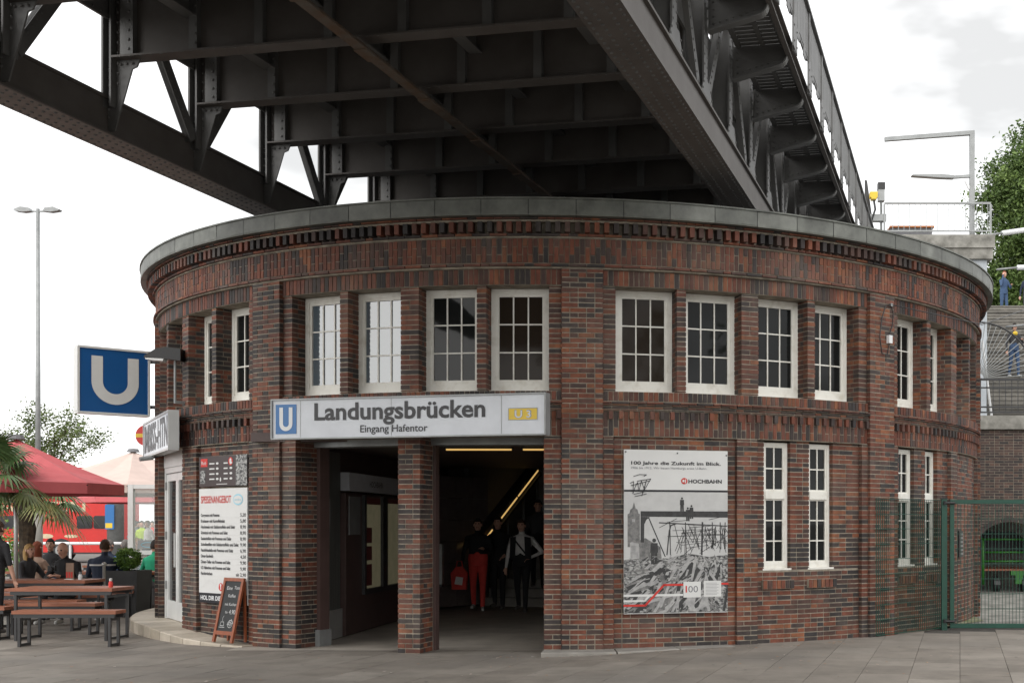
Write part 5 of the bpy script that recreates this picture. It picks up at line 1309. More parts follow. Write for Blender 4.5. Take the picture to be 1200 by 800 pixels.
obj('brickwork', b, M['brick_dark'], th, kind='stuff')
b = MB(); n = 14; arc = [(acx + ar * math.cos(math.pi * i / n), asp + ar * math.sin(math.pi * i / n)) for i in range(n + 1)]
vs = []; 
out = [(9.2, -.1), (9.2, 3.75), (4.6, 3.75), (4.6, -.1), (acx - ar, -.1)] + arc[::-1] + [(acx + ar, -.1)]
b.extr(out, (0, wy + .006, 0), (1, 0, 0), Z, (0, .5, 0)); obj('mortar', b, M['mortar'], th)
b = MB()
for i in range(n):
    a0, a1 = math.pi * (i + .06) / n, math.pi * (i + .94) / n
    b.add([(acx + rr_ * math.cos(a), yy, asp + rr_ * math.sin(a)) for yy in (wy - .02, wy + .1) for rr_, a in ((ar, a0), (ar + .1, a0), (ar + .1, a1), (ar, a1))], [(0, 1, 2, 3), (0, 4, 5, 1), (2, 6, 7, 3), (3, 7, 4, 0), (1, 5, 6, 2)], r2.random() * .5)
obj('arch_ring', b, M['brick_dark'], th, kind='stuff')
b = MB(); b.box(5.5, 7.9, 30.6, 30.7, -.1, 2.0); obj('recess_back', b, M['mortar_dark'], th)
b = MB(); b.box(4.3, 9.6, wy - .1, wy + .6, 3.752, 4.06); obj('ledge', b, M['concrete_old'], th)
# green machine in the arch
th = thing('street_machine', (6.9, 29, 0), 'green and black work trailer parked in the arched opening', 'trailer')
b = MB(); b.box(6.2, 7.6, 28.7, 30.3, .52, .56); obj('deck', b, M['wood'], th)
for x_ in (6.22, 7.56):
    b = MB(); b.tube([(x_, 28.7, .2), (x_, 28.7, 1.22), (x_, 28.78, 1.27), (x_, 29.6, 1.27)], .028, 8); obj('frame_tube', b, M['green_bright'], th, smooth=True)
for z_ in (.74, .95, 1.25): b = MB(); b.tube([(6.22, 28.7, z_), (7.56, 28.7, z_)], .024, 8); obj('cross_tube', b, M['green_bright'], th, smooth=True)
b = MB(); b.box(6.85, 7.5, 28.62, 28.75, .42, .52); b.box(6.95, 7.12, 28.6, 28.7, .22, .42); obj('bracket', b, M['green_bright'], th, kind='stuff')
b = MB(); b.extr([(-.55, 0), (.55, 0), (.5, .3), (.25, .48), (-.25, .48), (-.5, .3)], (6.85, 29.3, .95), (1, 0, 0), Z, (0, .9, 0)); obj('hood', b, M['charcoal'], th)
for x_ in (6.45, 7.1): 
    b = MB(); b.extr([(.2 * math.cos(i * .449), .2 * math.sin(i * .449)) for i in range(14)], (x_, 28.75, .2), (0, 1, 0), Z, (.14, 0, 0)); obj('wheel', b, M['black'], th)
# terrace over the arch, railing, stairs
tr = MB(); tr.box(4.3, 14, wy + .61, 33, 3.70, 4.05); struct(obj('terrace_slab', tr, M['concrete']))
def railing(A, B_, z0, h, dx, label, name='railing', m='grey_metal', bars=True, posts=1.4, mid=()):
    A = Vector(A); B_ = Vector(B_); d = (B_ - A); L = d.length; d = d.normalized(); th = thing(name, tuple(A), label, 'railing')
    b = MB(); b.beam(A + Z * h, B_ + Z * h, .05, .05); obj('handrail', b, M[m], th)
    for q in (.1,) + tuple(mid): b = MB(); b.beam(A + Z * q, B_ + Z * q, .035, .035); obj('rail', b, M[m], th)
    n = max(1, int(L / posts))
    for i in range(n + 1): p = A + d * (L * i / n); b = MB(); b.beam(p - Z * .05, p + Z * (h - .026), .045, .045, up=(0, 1, 0)); obj('post', b, M[m], th)
    n = int(L / dx)
    for i in range(n):
        p = A + d * (L * (i + .5) / n); b = MB(); b.beam(p + Z * .1, p + Z * (h - .026), .014, .014, up=(0, 1, 0)); obj('bar', b, M[m], th)
    return th
railing((5.7, 28.2, 4.06), (9.4, 28.2, 4.06), 0, .85, .14, 'grey bar railing on the concrete ledge above the dark brick arch', m='dark_metal', mid=(.22, .66))
st = thing('outdoor_stairs', (9, 33, 4.05), 'wide concrete stairs rising behind the round building at the right edge', 'stairs')
for i in range(33):
    tn_ = r2.random(); b = MB(); b.extr([(.03, -.3), (.319, -.3), (.319, .158), (0, .158), (0, .115), (.03, .115)], (6.2, 33 + i * .32, 4.05 + .158 * i), (0, 1, 0), Z, (7.8, 0, 0), tn_); obj('step', b, M['stair_stone'], st)
lz = 4.05 + .158 * 33
b = MB(); b.box(6.2, 22, 43.57, 56, lz - .4, lz); struct(obj('upper_landing', b, M['concrete']))
b = MB(); b.box(5.9, 6.19, 31, 44, 3.7, 5.0); obj('cheek_wall', b, M['plaster'], st)
railing((11.1, 44.2, lz), (16.5, 44.2, lz), 0, .62, .14, 'grey railing along the upper stair landing behind the walking woman')
# fan of rods
th = thing('fan_barrier', (6.15, 29, 4.9), 'fan of thin white rods in a curved rim above the lower railing', 'barrier'); pc_ = Vector((6.15, 29.0, 5.02))
for i in range(15):
    a = R_(-2 + i * 6.0); b = MB(); d = Vector((math.cos(a), 0, math.sin(a))); b.tube([pc_ + d * .15, pc_ + d * 1.32], .010, 5); obj('rod', b, M['grey_metal'], th)
b = MB(); b.tube([pc_ + Vector((math.cos(R_(-4 + i * 6)), 0, math.sin(R_(-4 + i * 6)))) * 1.33 for i in range(17)], .022, 6); obj('rim', b, M['dark_metal'], th, smooth=True)
b = MB(); b.tube([pc_ + Vector((.35, .03, -.95)), pc_ + Vector((.12, .03, .9))], .03, 6); obj('stay', b, M['white'], th)
# white tubes
for i, (xa_, ya, za, xb_, yb, zb, s) in enumerate(((8.02, 36, 10.05, 10.2, 36, 10.35, 'uppermost white tube crossing in front of the right trees'), (8.45, 36, 9.05, 10.2, 36, 9.12, 'middle white tube just above the stair landing at the right'), (8.6, 35.5, 7.3, 10.0, 35.5, 7.35, 'lowest white tube crossing above the stairs at the right'))):
    th = thing('white_tube', (xa_, ya, za), s, 'tube', 'white tubes at the stairs'); b = MB(); b.tube([(xa_ + .35, ya, za + .04), (xb_, yb, zb)], .075, 10); obj('sleeve', b, M['white'], th, smooth=True)
    b = MB(); b.tube([(xa_ - .25, ya, za - .02), (xa_ + .349, ya, za + .038)], .03, 8); obj('arm', b, M['grey_metal'], th, smooth=True)
# platform block with railing and lamp
py = 31.
th = thing('platform_block', (5.6, py, 0), 'pale concrete platform end rising behind the right part of the roof', 'platform')
b = MB(); b.box(2.2, 6.85, py + .15, py + 6, 0, 8.28); obj('wall', b, M['plaster'], th)
b = MB(); b.box(2.1, 6.98, py + .05, py + 6.1, 8.282, 8.55); obj('lower_ledge', b, M['concrete_old'], th)
b = MB(); b.box(2.0, 7.02, py, py + 6.15, 8.552, 8.88); obj('upper_ledge', b, M['concrete_old'], th)
railing((4.25, py + .1, 8.89), (6.93, py + .1, 8.89), 0, .80, .14, 'thin grey railing on top of the pale concrete platform end', posts=2.6)
th = thing('platform_lamp', (6.5, py + .3, 8.88), 'angular grey lamp post with two side arms on the concrete platform', 'lamp')
b = MB(); b.box(6.44, 6.56, py + .24, py + .36, 8.88, 11.48); obj('post', b, M['grey_metal'], th)
b = MB(); b.beam((6.56, py + .3, 11.53), (4.28, py + .3, 11.36), .11, .10); obj('upper_arm', b, M['grey_metal'], th)
b = MB(); b.beam((6.44, py + .3, 10.43), (6.02, py + .3, 10.40), .09, .07); obj('lower_arm', b, M['grey_metal'], th)
b = MB(); b.extr([(6.03, 10.36), (6.03, 10.43), (5.7, 10.46), (4.98, 10.45), (4.95, 10.42), (5.7, 10.37)], (0, py + .2, 0), (1, 0, 0), Z, (0, .2, 0)); obj('lamp_head', b, M['grey_metal'], th)
b = MB(); b.beam((6.44, py + .3, 10.1), (6.34, py + .3, 10.32), .07, .06); obj('sensor', b, M['white'], th)
th = thing('roof_box', (5.02, py + 1, 8.88), 'grey box with an orange edged lid behind the platform railing', 'box')
b = MB(); b.extr([(-.50, 0), (.50, 0), (.54, .30), (-.54, .30)], (5.02, py + .6, 8.89), (1, 0, 0), Z, (0, .8, 0)); obj('body', b, M['grey_cloth'], th)
b = MB(); b.box(4.45, 5.59, py + .55, py + 1.45, 9.192, 9.235); obj('lid', b, mat('orange_edge', (.50, .16, .03), .5), th)
th = thing('track_signal', (4.1, py + .2, 8.8), 'small railway signal with a yellow box and black lamp heads beside the bridge', 'signal')
b = MB(); b.tube([(4.18, py + .2, 7.4), (4.18, py + .2, 9.75)], .035, 8); obj('post', b, M['grey_metal'], th)
b = MB(); b.box(4.10, 4.26, py + .1, py + .3, 9.76, 10.05); obj('lower_lamp', b, M['grey_metal'], th)
b = MB(); b.box(4.09, 4.27, py + .08, py + .3, 10.052, 10.22); obj('upper_lamp', b, M['black'], th)
b = MB(); b.box(3.88, 4.07, py + .0, py + .2, 9.82, 9.96); b.box(3.91, 4.04, py - .02, py + .2, 9.77, 9.819); obj('yellow_box', b, M['yellow'], th, kind='stuff')
b = MB(); b.extr([(3.78, 9.3), (3.98, 9.3), (3.84, 10.32), (3.78, 10.34)], (0, py + .3, 0), (1, 0, 0), Z, (0, .05, 0)); obj('baffle', b, M['dark_metal'], th)
b = MB(); b.box(3.72, 4.3, py + .1, py + .3, 9.25, 9.42); obj('cross_arm', b, M['grey_metal'], th)
b = MB(); b.tube([(3.98, py + .05, 9.74), (4.0, py - .05, 9.5), (3.9, py - .02, 9.2), (3.86, py, 8.7)], .03, 6); obj('cable', b, M['black'], th)
# wire along the right cornice
th = thing('wire', tuple(P(38, 7, 4.6)), 'thin black wire running from the right pilaster toward the stairs', 'wire')
b = MB(); b.tube([P(37.3, 6.995, 4.62), P(55, 7.3, 4.60), (8.6, 30, 7.2)], .008, 5); obj('strand', b, M['black'], th); b = MB(); b.frame(P(37.3, 6.985, 4.62), tan_(37.3), rad(37.3), Z, .04, .03, .04); obj('clip', b, M['grey_metal'], th)
# wooded slope and trees on the right
hl = MB(); hl.add([(10, 56, 0), (60, 56, 0), (60, 56, 9.4), (22, 56, 9.2), (10, 56, 9.0), (10, 110, 14), (60, 110, 14), (10, 110, 0), (60, 110, 0)], [(0, 1, 2, 3, 4), (4, 3, 2, 6, 5), (0, 4, 5, 7), (1, 8, 6, 2)]); struct(obj('hillside', hl, M['moss']))
tree((16.2, 58, 9.2), 12, 7.4, 3.6, 'large leafy green tree filling the upper right edge', M['leaf'], 460, 120, .20, .33, 31, flat=1.0, trunk_r=.22)
tree((15.6, 61, 9.2), 9, 3.4, 2.9, 'lower leafy green tree behind the stair landing', M['leaf'], 300, 110, .20, .33, 37, flat=.9, trunk_r=.18)
# trees of the park across the street, behind the camera: the windows mirror them
for i, (x_, y_, s_) in enumerate(((-1.5, -31, 'park tree opposite the middle pilaster'), (7, -27, 'park tree opposite the poster'), (19, -22, 'park tree opposite the right windows'), (29, -10, 'park tree at the far right across the street'))):
    tree((x_, y_, 0), 14, 8.2, 5.0, 'tall ' + s_ + ', behind the viewpoint', M['leaf'], 70, 24, .60, .80, 50 + i, flat=1.05, group='park trees behind the viewpoint', trunk_r=.3)
# litter and leaves on the pavement
rg = random.Random(44); lt = MB(); GUM = MB(); M['gum'] = tone_mat('gum_spot', [(0, (.07, .065, .06)), (1, (.30, .28, .26))], bump=0)
for _ in range(170):
    x_, y_ = rg.uniform(-9, 3.5), rg.uniform(12.3, 15.2)
    if rg.random() < .5: ph = rg.uniform(-8, 30); q = P(ph, 7.15 + rg.random() * .35, 0); x_, y_ = q.x, q.y
    a = rg.uniform(0, 6.3); s = rg.uniform(.012, .03); lt.add([(x_ + s * math.cos(a + k * 1.57) * (1 if k % 2 else .6), y_ + s * math.sin(a + k * 1.57) * (1 if k % 2 else .6), ground(x_, y_) + .006 + rg.uniform(0, .006)) for k in range(4)], [(0, 1, 2, 3)], rg.random())
for _ in range(230):
    x_, y_ = rg.uniform(-9, 4.5), rg.uniform(12.4, 16.5); s = rg.uniform(.008, .02); lt2 = GUM
    lt2.add([(x_ + s * math.cos(k), y_ + s * math.sin(k), ground(x_, y_) + .0042) for k in (0, 1.05, 2.1, 3.14, 4.2, 5.2)], [(0, 1, 2, 3, 4, 5)], rg.random())
o = obj('gum_spots', GUM, M['gum'], pavement, kind='stuff')
o = obj('litter', lt, tone_mat('litter', [(0, (.30, .22, .12)), (.5, (.34, .14, .05)), (1, (.6, .58, .54))], bump=0)); tag(o, 'scattered dry leaves and scraps on the grey paving', 'litter', kind='stuff')
# ------------------------------------------------------------------ people
class Body:
    """closed primitives, fused by a voxel remesh into one continuous skin; each has a material key"""
    def __init__(s): s.mb = MB(); s.seg = []
    def limb(s, a, b, r0, r1, key, n=10, sub=2):
        a = Vector(a); b = Vector(b); pts = [a.lerp(b, i / sub) for i in range(sub + 1)]; rs = [r0 + (r1 - r0) * i / sub for i in range(sub + 1)]
        d = (b - a).normalized()
        s.mb.tube([a - d * r0 * .6] + pts + [b + d * r1 * .6], [r0 * .55] + rs + [r1 * .55], n); s.seg.append((a, b, r0, r1, key))
    def ring_torso(s, rings, keys):
        """rings: (centre, rx, ry, xdir); lofted"""
        n = 14; vs = []; fs = []
        for c, rx, ry, xd in rings:
            c = Vector(c); xd = Vector(xd).normalized(); yd = Z.cross(xd)
            for i in range(n): a = 2 * math.pi * i / n; vs.append(c + xd * rx * math.cos(a) + yd * ry * math.sin(a))
        for j in range(len(rings) - 1):
            for i in range(n): i2 = (i + 1) % n; fs.append((j * n + i, j * n + i2, (j + 1) * n + i2, (j + 1) * n + i))
        fs.append(tuple(reversed(range(n)))); fs.append(tuple((len(rings) - 1) * n + i for i in range(n))); s.mb.add(vs, fs)
        for (c, rx, ry, xd), (c2, rx2, ry2, xd2), k in zip(rings[:-1], rings[1:], keys): 
            w = max(.0, rx - ry) * .8; xd = Vector(xd).normalized()
            s.seg.append((Vector(c) - xd * w, Vector(c) + xd * w, ry, ry, k)); s.seg.append((Vector(c), Vector(c2), ry, ry2, k))
    def ball(s, c, rx, ry, rz, key, w=0.):
        s.mb.sphere(c, rx, ry, rz, 14, 10); s.seg.append((Vector(c), Vector(c) + Vector((0, 0, .001)), min(rx, ry, rz) + w, min(rx, ry, rz) + w, key))
def person(name_label, loc, rz=0., H=1.72, pose='stand', top='black_cloth', legs='black_cloth', shoes='shoe', hair='hair_brown', style='short', arms=('down', 'down'), lean=0., bald=False, sleeve=1.0, head_turn=0., head_down=0., step=.0, group=None, build=1.0, vox=.014, torso_twist=0.):
    k = H / 1.75; B = Body(); sit = pose == 'sit'
    hipz = (.50 if sit else .92 * k); hip = Vector((0, 0, hipz))
    lf = Vector((0, -math.sin(lean), math.cos(lean)))            # spine direction (leaning forward = -Y)
    def sp(d): return hip + lf * d
    w = build
    X1 = Vector((math.cos(torso_twist), math.sin(torso_twist), 0))
    rings = [(sp(-.06), .155 * w, .12 * w, (1, 0, 0)), (sp(.06), .165 * w, .125 * w, (1, 0, 0)), (sp(.19), .145 * w, .108 * w, X1), (sp(.33), .165 * w, .118 * w, X1), (sp(.44), .185 * w, .115 * w, X1), (sp(.50), .15 * w, .095 * w, X1), (sp(.545), .065, .065, X1)]
    rings = [((c - hip) * k + hip, rx * k, ry * k, x) for c, rx, ry, x in rings]
    B.ring_torso(rings, [legs, legs if not sit else top, top, top, top, top])
    nk = hip + lf * (.53 * k)
    hd = nk + Vector((0, -.03 - .10 * head_down, .175 - .03 * head_down)) * k
    B.limb(nk - lf * .02, hd - Z * .07 * k, .055 * k, .052 * k, 'skin')
    ht = head_turn; fx = Vector((math.cos(ht), math.sin(ht), 0)); fy = Vector((math.sin(ht), -math.cos(ht), 0))   # fy = face direction
    fyd = (fy * math.cos(head_down * .7) - Z * math.sin(head_down * .7)); fz = (Z * math.cos(head_down * .7) + fy * math.sin(head_down * .7))
    B.ball(hd, .075 * k, .093 * k, .112 * k, 'skin')
    B.ball(hd + fyd * .035 * k - fz * .065 * k, .052 * k, .055 * k, .05 * k, 'skin')              # jaw
    B.limb(hd + fyd * .088 * k + fz * .012 * k, hd + fyd * .108 * k - fz * .022 * k, .010 * k, .015 * k, 'skin', 6, 1)  # nose
    for sg in (-1, 1): B.ball(hd + fx * sg * .078 * k - fz * .01 * k, .012 * k, .02 * k, .03 * k, 'skin')
    feats = [(hd + fyd * .088 * k + fx * sg * .032 * k + fz * .018 * k, .0145 * k, 'eye') for sg in (-1, 1)] + [(hd + fyd * .088 * k - fz * .058 * k + fx * q * k, .012 * k, 'lip') for q in (-.013, .013)]
    # legs
    for sg in (-1, 1):
        hj = hip + Vector((sg * .085 * k, 0, -.02))
        if sit:
            kn = hip + Vector((sg * .11, -.43 * k, .02)); an = kn + Vector((0, .02 + .06 * sg, -hipz + .08))
        else:
            kn = Vector((sg * .095 * k, -.02 - step * sg * .5, .49 * k)); an = Vector((sg * .095 * k, .02 - step * sg, .085 * k + (.03 if step * sg < 0 else 0)))
        B.limb(hj, kn, .088 * k * w, .060 * k, legs); B.limb(kn, an, .060 * k, .042 * k, legs)
        B.limb(an + Vector((0, .02, -.035)), an + Vector((sg * .02, -.15 * k, -.052)), .042 * k, .034 * k, shoes)
    # arms
    for sg, ar in zip((-1, 1), arms):
        sh = sp(0) + (sp(.455) - hip) * k + X1 * (sg * .185 * k * w)
        out = X1 * sg; fwd = Vector((0, -1, 0))
        if ar == 'down': el = sh + Vector((sg * .06, .03, -.285 * k)); wr = el + Vector((sg * .02, -.07, -.245 * k))
        elif ar == 'front': el = sh + Vector((sg * .07, -.08, -.27 * k)); wr = el + Vector((-sg * .13, -.21 * k, .06))
        elif ar == 'table': el = sh + Vector((sg * .08, -.12, -.25 * k)); wr = el + Vector((-sg * .10, -.23 * k, -.01))
        elif ar == 'camera': el = sh + Vector((sg * .09, -.09, -.26 * k)); wr = el + Vector((-sg * .20, -.18 * k, .07))
        elif ar == 'face': el = sh + Vector((sg * .05, -.14, -.22 * k)); wr = hd + Vector((sg * .10, -.06, -.06))
        elif ar == 'hip': el = sh + Vector((sg * .17, .05, -.25 * k)); wr = hip + Vector((sg * .17, -.05, .10))
        elif ar == 'reach': el = sh + Vector((sg * .05, -.15, -.20 * k)); wr = el + Vector((-sg * .02, -.24 * k, -.02))
        B.limb(sh - out * .03, el, .054 * k * w, .041 * k, top if sleeve > .3 else 'skin')
        fk = top if sleeve > .9 else 'skin'
        if .3 < sleeve <= .9: pass
        B.limb(el, wr, .040 * k, .028 * k, fk)
        d = (wr - el).normalized(); side = d.cross(Z); side = side.normalized() if side.length > .2 else Vector((1, 0, 0)); pn = side.cross(d)
        pm = wr + d * .05 * k
        B.limb(wr, pm + d * .03 * k, .024 * k, .030 * k, 'skin', 8, 1); B.limb(pm - side * .022 * k, pm + side * .022 * k + d * .02 * k, .020 * k, .020 * k, 'skin', 8, 1)
        for q in range(4):
            fb = pm + d * .035 * k + side * ((q - 1.5) * .019 * k); fl_ = (.062, .075, .070, .055)[q] * k
            mid_ = fb + d * fl_ * .5 - pn * .006; B.limb(fb, mid_, .0095 * k, .009 * k, 'skin', 6, 1); B.limb(mid_, mid_ + d * fl_ * .4 - pn * .022 * k, .009 * k, .008 * k, 'skin', 6, 1)
        tb = pm + side * (-sg) * .03 * k - d * .015 * k; B.limb(tb, tb + d * .045 * k - side * sg * .025 * k, .011 * k, .009 * k, 'skin', 6, 1)
    # fuse
    me0 = B.mb.mesh('tmp'); o0 = bpy.data.objects.new('tmp', me0); COL.objects.link(o0)
    rm = o0.modifiers.new('r', 'REMESH'); rm.mode = 'VOXEL'; rm.voxel_size = vox; sm = o0.modifiers.new('s', 'SMOOTH'); sm.factor = .4; sm.iterations = 2
    bpy.context.view_layer.update(); me = bpy.data.meshes.new_from_object(o0.evaluated_get(bpy.context.evaluated_depsgraph_get())); bpy.data.objects.remove(o0); bpy.data.meshes.remove(me0)
    me.name = 'body'
    keys = []; 
    for sgm in B.seg:
        if sgm[4] not in keys: keys.append(sgm[4])
    keys += ['eye', 'lip']
    nP = len(me.polygons); cen = np.zeros(nP * 3); me.polygons.foreach_get('center', cen); cen = cen.reshape(-1, 3)
    best = np.full(nP, 1e9); idx = np.zeros(nP, dtype=np.int32)
    for a, b_, r0, r1, key in B.seg:
        a = np.array(a); d = np.array(b_) - a; t = np.clip(((cen - a) @ d) / max(1e-9, d @ d), 0, 1)
        ds = np.linalg.norm(cen - (a + t[:, None] * d), axis=1) - (r0 + (r1 - r0) * t)
        if key == 'skin': ds = ds + .004
        mk = ds < best; best[mk] = ds[mk]; idx[mk] = keys.index(key)
    for c, r, key in feats: idx[np.linalg.norm(cen - np.array(c), axis=1) < r] = keys.index(key)
    for q in keys: me.materials.append(M[q])
    me.polygons.foreach_set('material_index', idx); me.polygons.foreach_set('use_smooth', [True] * nP)
    th = thing('person', loc, name_label, 'person', group, rz)
    ob = bpy.data.objects.new('body', me); COL.objects.link(ob); ob.parent = th; ORG[ob.name] = Vector((0, 0, 0))
    ORG[th.name] = Vector((0, 0, 0))
    # hair
    if not bald:
        hb = MB(); n, m_ = 30, 20; vs = []; fs = []; R3 = random.Random(hash(name_label) % 999 if False else len(name_label))
        sc_ = Vector((.081, .098, .118)) * k
        def keep(v):
            f = v.dot(Vector((0, -1, 0))); 
            return v.z > .42 or (f < .25 and v.z > (-.35 if style == 'short' else -.6)) 
        for j in range(m_ + 1):
            th_ = math.pi * j / m_
            for i in range(n):
                a = 2 * math.pi * i / n; v = Vector((math.sin(th_) * math.cos(a), math.sin(th_) * math.sin(a), math.cos(th_)))
                bump_ = 1 + .035 * math.sin(a * 7 + j) + R3.uniform(-.035, .04)
                p = hd + (fx * v.x * sc_.x + fyd * (-v.y) * sc_.y + fz * v.z * sc_.z) * bump_
                if style == 'long' and v.z < .1 and v.y > -.35:
                    t = (.1 - v.z); p = hd + fx * v.x * sc_.x * 1.12 * bump_ / max(.5, math.sin(th_)) * min(1, .6 + .4 * math.sin(th_)) - fyd * (v.y + .1) * sc_.y * 1.0 * bump_ - Z * t * .26 * k
                vs.append(p)
        for j in range(m_):
            for i in range(n):
                th_ = math.pi * (j + .5) / m_; a = 2 * math.pi * (i + .5) / n; v = Vector((math.sin(th_) * math.cos(a), math.sin(th_) * math.sin(a), math.cos(th_)))
                f = -v.y
                ok = v.z > .45 or (f < .30 and v.z > (-.45 if style == 'short' else -1.1)) or (f < .5 and v.z > .15)
                if ok: i2 = (i + 1) % n; fs.append((j * n + i, (j + 1) * n + i, (j + 1) * n + i2, j * n + i2))
        hb.add(vs, fs); ho = obj('hair', hb, M[hair], th, smooth=True)
        so_ = ho.modifiers.new('thick', 'SOLIDIFY'); so_.thickness = .012
    return th, hd, k
def part(th, name, mb, m, smooth=False): return obj(name, mb, M[m], th, smooth=smooth)
TP = 'guests on the snack bar terrace'
# waitress, back to the camera
th, hd, k = person('waitress in black with brown hair standing with her back to us', (-10.40, 17.75, 0), R_(172), 1.66, 'stand', 'black_cloth', 'black_cloth', 'shoe', 'hair_brown', 'short', ('down', 'front'), lean=.12, sleeve=.5, step=.05)
b = MB(); q = hd + Vector((0, .02, -.40)); put_text(b, 'IMBISS-HTN', Vector((.15, .135, q.z + .03)), (-1, 0, 0), Z, .055, width=.30, bold=.02); part(th, 'lettering', b, 'white_cloth')
# man with the camera
th, hd, k = person('balding man in black pullover holding a camera at the wooden table', (-10.50, 19.98, 0), R_(-6), 1.78, 'sit', 'black_cloth', 'charcoal', 'white_shoe', 'hair_grey', arms=('camera', 'camera'), lean=.10, bald=True, head_down=.55, build=1.12, vox=.011)
cm = thing('camera', (-10.53, 19.55, .88), 'small dark compact camera held by the man at the table', 'camera'); b = MB(); b.box(-10.59, -10.47, 19.53, 19.57, .86, .945); obj('camera_body', b, M['black'], cm); b = MB(); b.tube([(-10.53, 19.53, .90), (-10.53, 19.49, .895)], .03, 12); obj('lens', b, M['charcoal'], cm)
ORG[cm.name] = Vector((-10.53, 19.55, .88))
# navy jacket, back to us
th, hd, k = person('man in navy jacket with a pale back stripe seated with his back to us', (-10.62, 21.35, 0), R_(188), 1.80, 'sit', 'navy', 'denim', 'shoe', 'hair_brown', arms=('table', 'table'), lean=.14, build=1.2)
b = MB(); vs = []; 
for i in range(9): a = R_(20 + i * 17.5); vs += [(-.228 * math.cos(a), .150 * math.sin(a) - .04, .885), (-.228 * math.cos(a), .150 * math.sin(a) - .04, .912)]
b.add(vs, [(i * 2, i * 2 + 1, i * 2 + 3, i * 2 + 2) for i in range(8)]); part(th, 'stripe', b, 'white_cloth')
person('dark haired man mostly hidden behind the man with the camera', (-12.95, 24.0, 0), R_(15), 1.76, 'sit', 'charcoal', 'denim', 'shoe', 'hair_dark', arms=('table', 'table'), style='short')
person('woman with red bobbed hair and brown top seated with her back to us', (-12.08, 21.9, 0), R_(165), 1.70, 'sit', 'tan_cloth', 'denim', 'shoe', 'hair_red', 'long', ('table', 'face'))
person('blonde woman in dark jacket seated in profile beside the white parasol pole', (-11.55, 20.62, 0), R_(75), 1.66, 'sit', 'charcoal', 'charcoal', 'shoe', 'hair_blonde', 'long', ('table', 'table'), lean=.1)
person('dark clothed guest at the far left behind the waitress', (-13.2, 22.6, 0), R_(60), 1.74, 'sit', 'black_cloth', 'denim', 'shoe', 'hair_dark', 'short', ('table', 'table'))
person('man in blue shirt leaning over the far table beside the round bush', (-11.95, 24.9, 0), R_(200), 1.76, 'sit', 'blue_shirt', 'denim', 'shoe', 'hair_grey', 'short', ('table', 'table'), lean=.35)
person('man in dark blue top bent over the far table left of the blue shirt', (-12.45, 24.95, 0), R_(165), 1.76, 'sit', 'navy', 'denim', 'shoe', 'hair_grey', 'short', ('table', 'table'), lean=.40)
person('fair haired guest in beige top facing us at the far table', (-12.35, 26.35, 0), R_(-10), 1.72, 'sit', 'beige_cloth', 'charcoal', 'shoe', 'hair_blonde', 'short', ('table', 'face'))
person('child with fair hair in blue seated at the right end of the far table', (-11.75, 26.4, 0), R_(-20), 1.6, 'sit', 'blue_shirt', 'denim', 'shoe', 'hair_blonde', 'short', ('table', 'table'))
person('person in bright green jacket half hidden behind the brick corner', (-10.42, 22.85, 0), R_(190), 1.74, 'sit', 'green_cloth', 'grey_cloth', 'shoe', 'hair_dark', 'short', ('table', 'table'), lean=.1)
CG = 'passers-by on the quay seen through the glass screen'
for i, (px, Y, tp, lg, hr_, rz, s) in enumerate(((166.5, 44, 'hivis', 'charcoal', 'hair_dark', 10, 'passer-by in bright yellow green jacket seen through the glass screen'), (158, 46, 'grey_cloth', 'denim', 'hair_dark', 150, 'passer-by in grey left of the yellow green jacket'), (174, 42, 'white_cloth', 'charcoal', 'hair_brown', -30, 'passer-by in white right of the yellow green jacket'), (162, 52, 'black_cloth', 'charcoal', 'hair_dark', 40, 'distant passer-by in black just left of the yellow green jacket'), (171, 50, 'black_cloth', 'denim', 'hair_brown', 200, 'distant dark passer-by between the yellow green jacket and the white one'), (179, 49, 'red_cloth', 'denim', 'hair_dark', 0, 'distant passer-by in red at the brick corner'))):
    person(s, ((px - 839) * Y / 1444.5, Y, 0), R_(rz), 1.74, 'stand', tp, lg, 'shoe', hr_, 'short', ('down', 'hip' if i % 2 else 'down'), step=.12, vox=.022, group=CG)
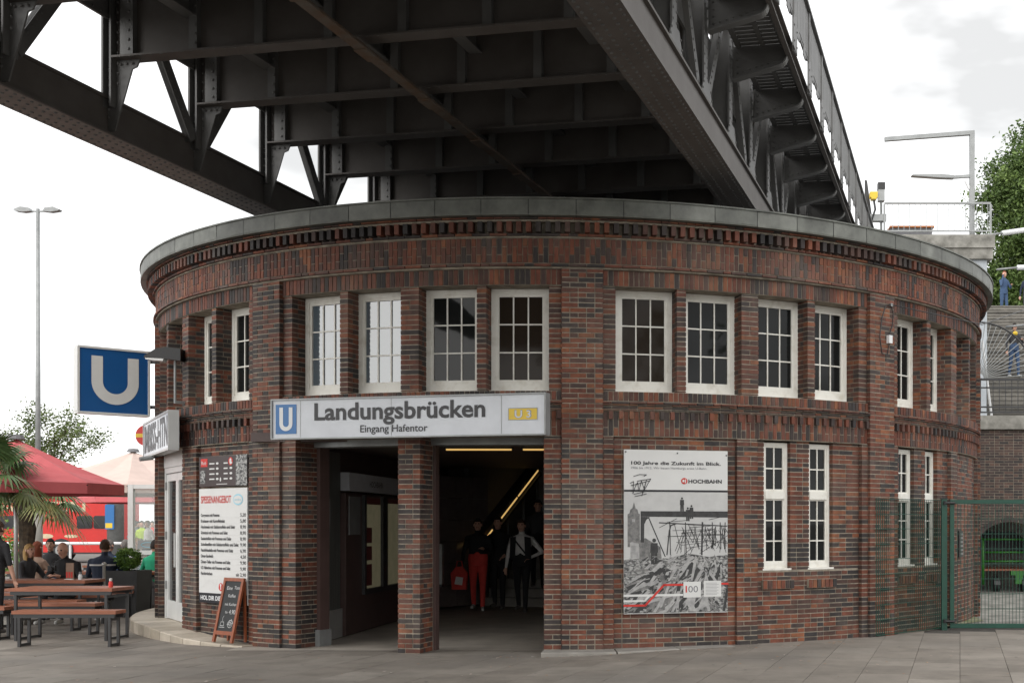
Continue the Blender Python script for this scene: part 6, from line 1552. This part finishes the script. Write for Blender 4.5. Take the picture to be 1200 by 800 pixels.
# people coming out of the entrance
th, hd, k = person('woman in black jacket and red trousers walking out with a red bag', (-4.42, 22.9, 0), R_(4), 1.72, 'stand', 'black_cloth', 'red_cloth', 'white_shoe', 'hair_dark', 'short', ('down', 'front'), step=.10, vox=.012, build=1.15)
bg_ = thing('shopping_bag', (-4.72, 22.75, .45), 'red and white shopping bag carried by the woman in red trousers', 'bag'); b = MB(); b.extr([(-.13, 0), (.13, 0), (.15, .30), (.05, .42), (-.05, .42), (-.15, .30)], (-4.74, 22.72, .40), (1, 0, 0), Z, (0, .12, 0)); obj('bag_body', b, M['red_cloth'], bg_); b = MB(); b.extr([(-.08, .1), (.06, .08), (.08, .22), (-.05, .24)], (-4.74, 22.716, .40), (1, 0, 0), Z, (0, .004, 0)); obj('bag_print', b, M['white_cloth'], bg_)
b = MB(); b.tube([(-4.80, 22.78, .80), (-4.78, 22.78, .92), (-4.70, 22.78, .92), (-4.68, 22.78, .80)], .01, 6); obj('bag_handle', b, M['red_cloth'], bg_)
th, hd, k = person('woman in white printed shirt and open dark jacket walking out of the entrance', (-3.56, 22.6, 0), R_(-4), 1.70, 'stand', 'white_cloth', 'black_cloth', 'shoe', 'hair_brown', 'short', ('down', 'hip'), step=.14, vox=.012, build=1.12)
b = MB()
for sg in (-1, 1):
    b.add([(sg * .19, -.11, 1.36), (sg * .075, -.135, 1.38), (sg * .095, -.14, .98), (sg * .20, -.10, .96)][::sg], [(0, 1, 2, 3)])
part(th, 'jacket_front', b, 'black_cloth')
b = MB(); b.beam((-.17, -.135, 1.40), (.14, -.15, 1.02), .03, .008, up=(0, -1, 0)); part(th, 'bag_strap', b, 'black_cloth')
person('man in black standing behind the woman in red trousers', (-4.12, 23.35, 0), R_(-8), 1.76, 'stand', 'black_cloth', 'black_cloth', 'shoe', 'hair_dark', 'short', ('down', 'hip'), step=.06)
person('dark haired man in dark clothes coming down the inner stairs', (-3.50, 24.25, .34), R_(6), 1.76, 'stand', 'charcoal', 'black_cloth', 'shoe', 'hair_dark', 'short', ('down', 'down'), step=.1)
# people on the outdoor stairs
person('woman in denim jacket and jeans standing on the upper stair landing', (10.65, 45.6, lz), R_(25), 1.70, 'stand', 'denim', 'denim', 'shoe', 'hair_red', 'short', ('face', 'front'), step=.05)
th, hd, k = person('person in dark jacket with yellow scarf walking on the outdoor stairs', (8.85, 36.6, 5.95), R_(15), 1.62, 'stand', 'charcoal', 'denim', 'white_shoe', 'hair_dark', 'short', ('down', 'front'), step=.12)
b = MB(); b.sphere((0, -.07, 1.30), .085, .06, .07, 10, 7); part(th, 'scarf', b, 'yellow', True)
person('person in navy at the far right of the stair landing', (11.6, 45.9, lz), R_(-20), 1.72, 'stand', 'navy', 'charcoal', 'shoe', 'hair_dark', 'short', ('down', 'down'))
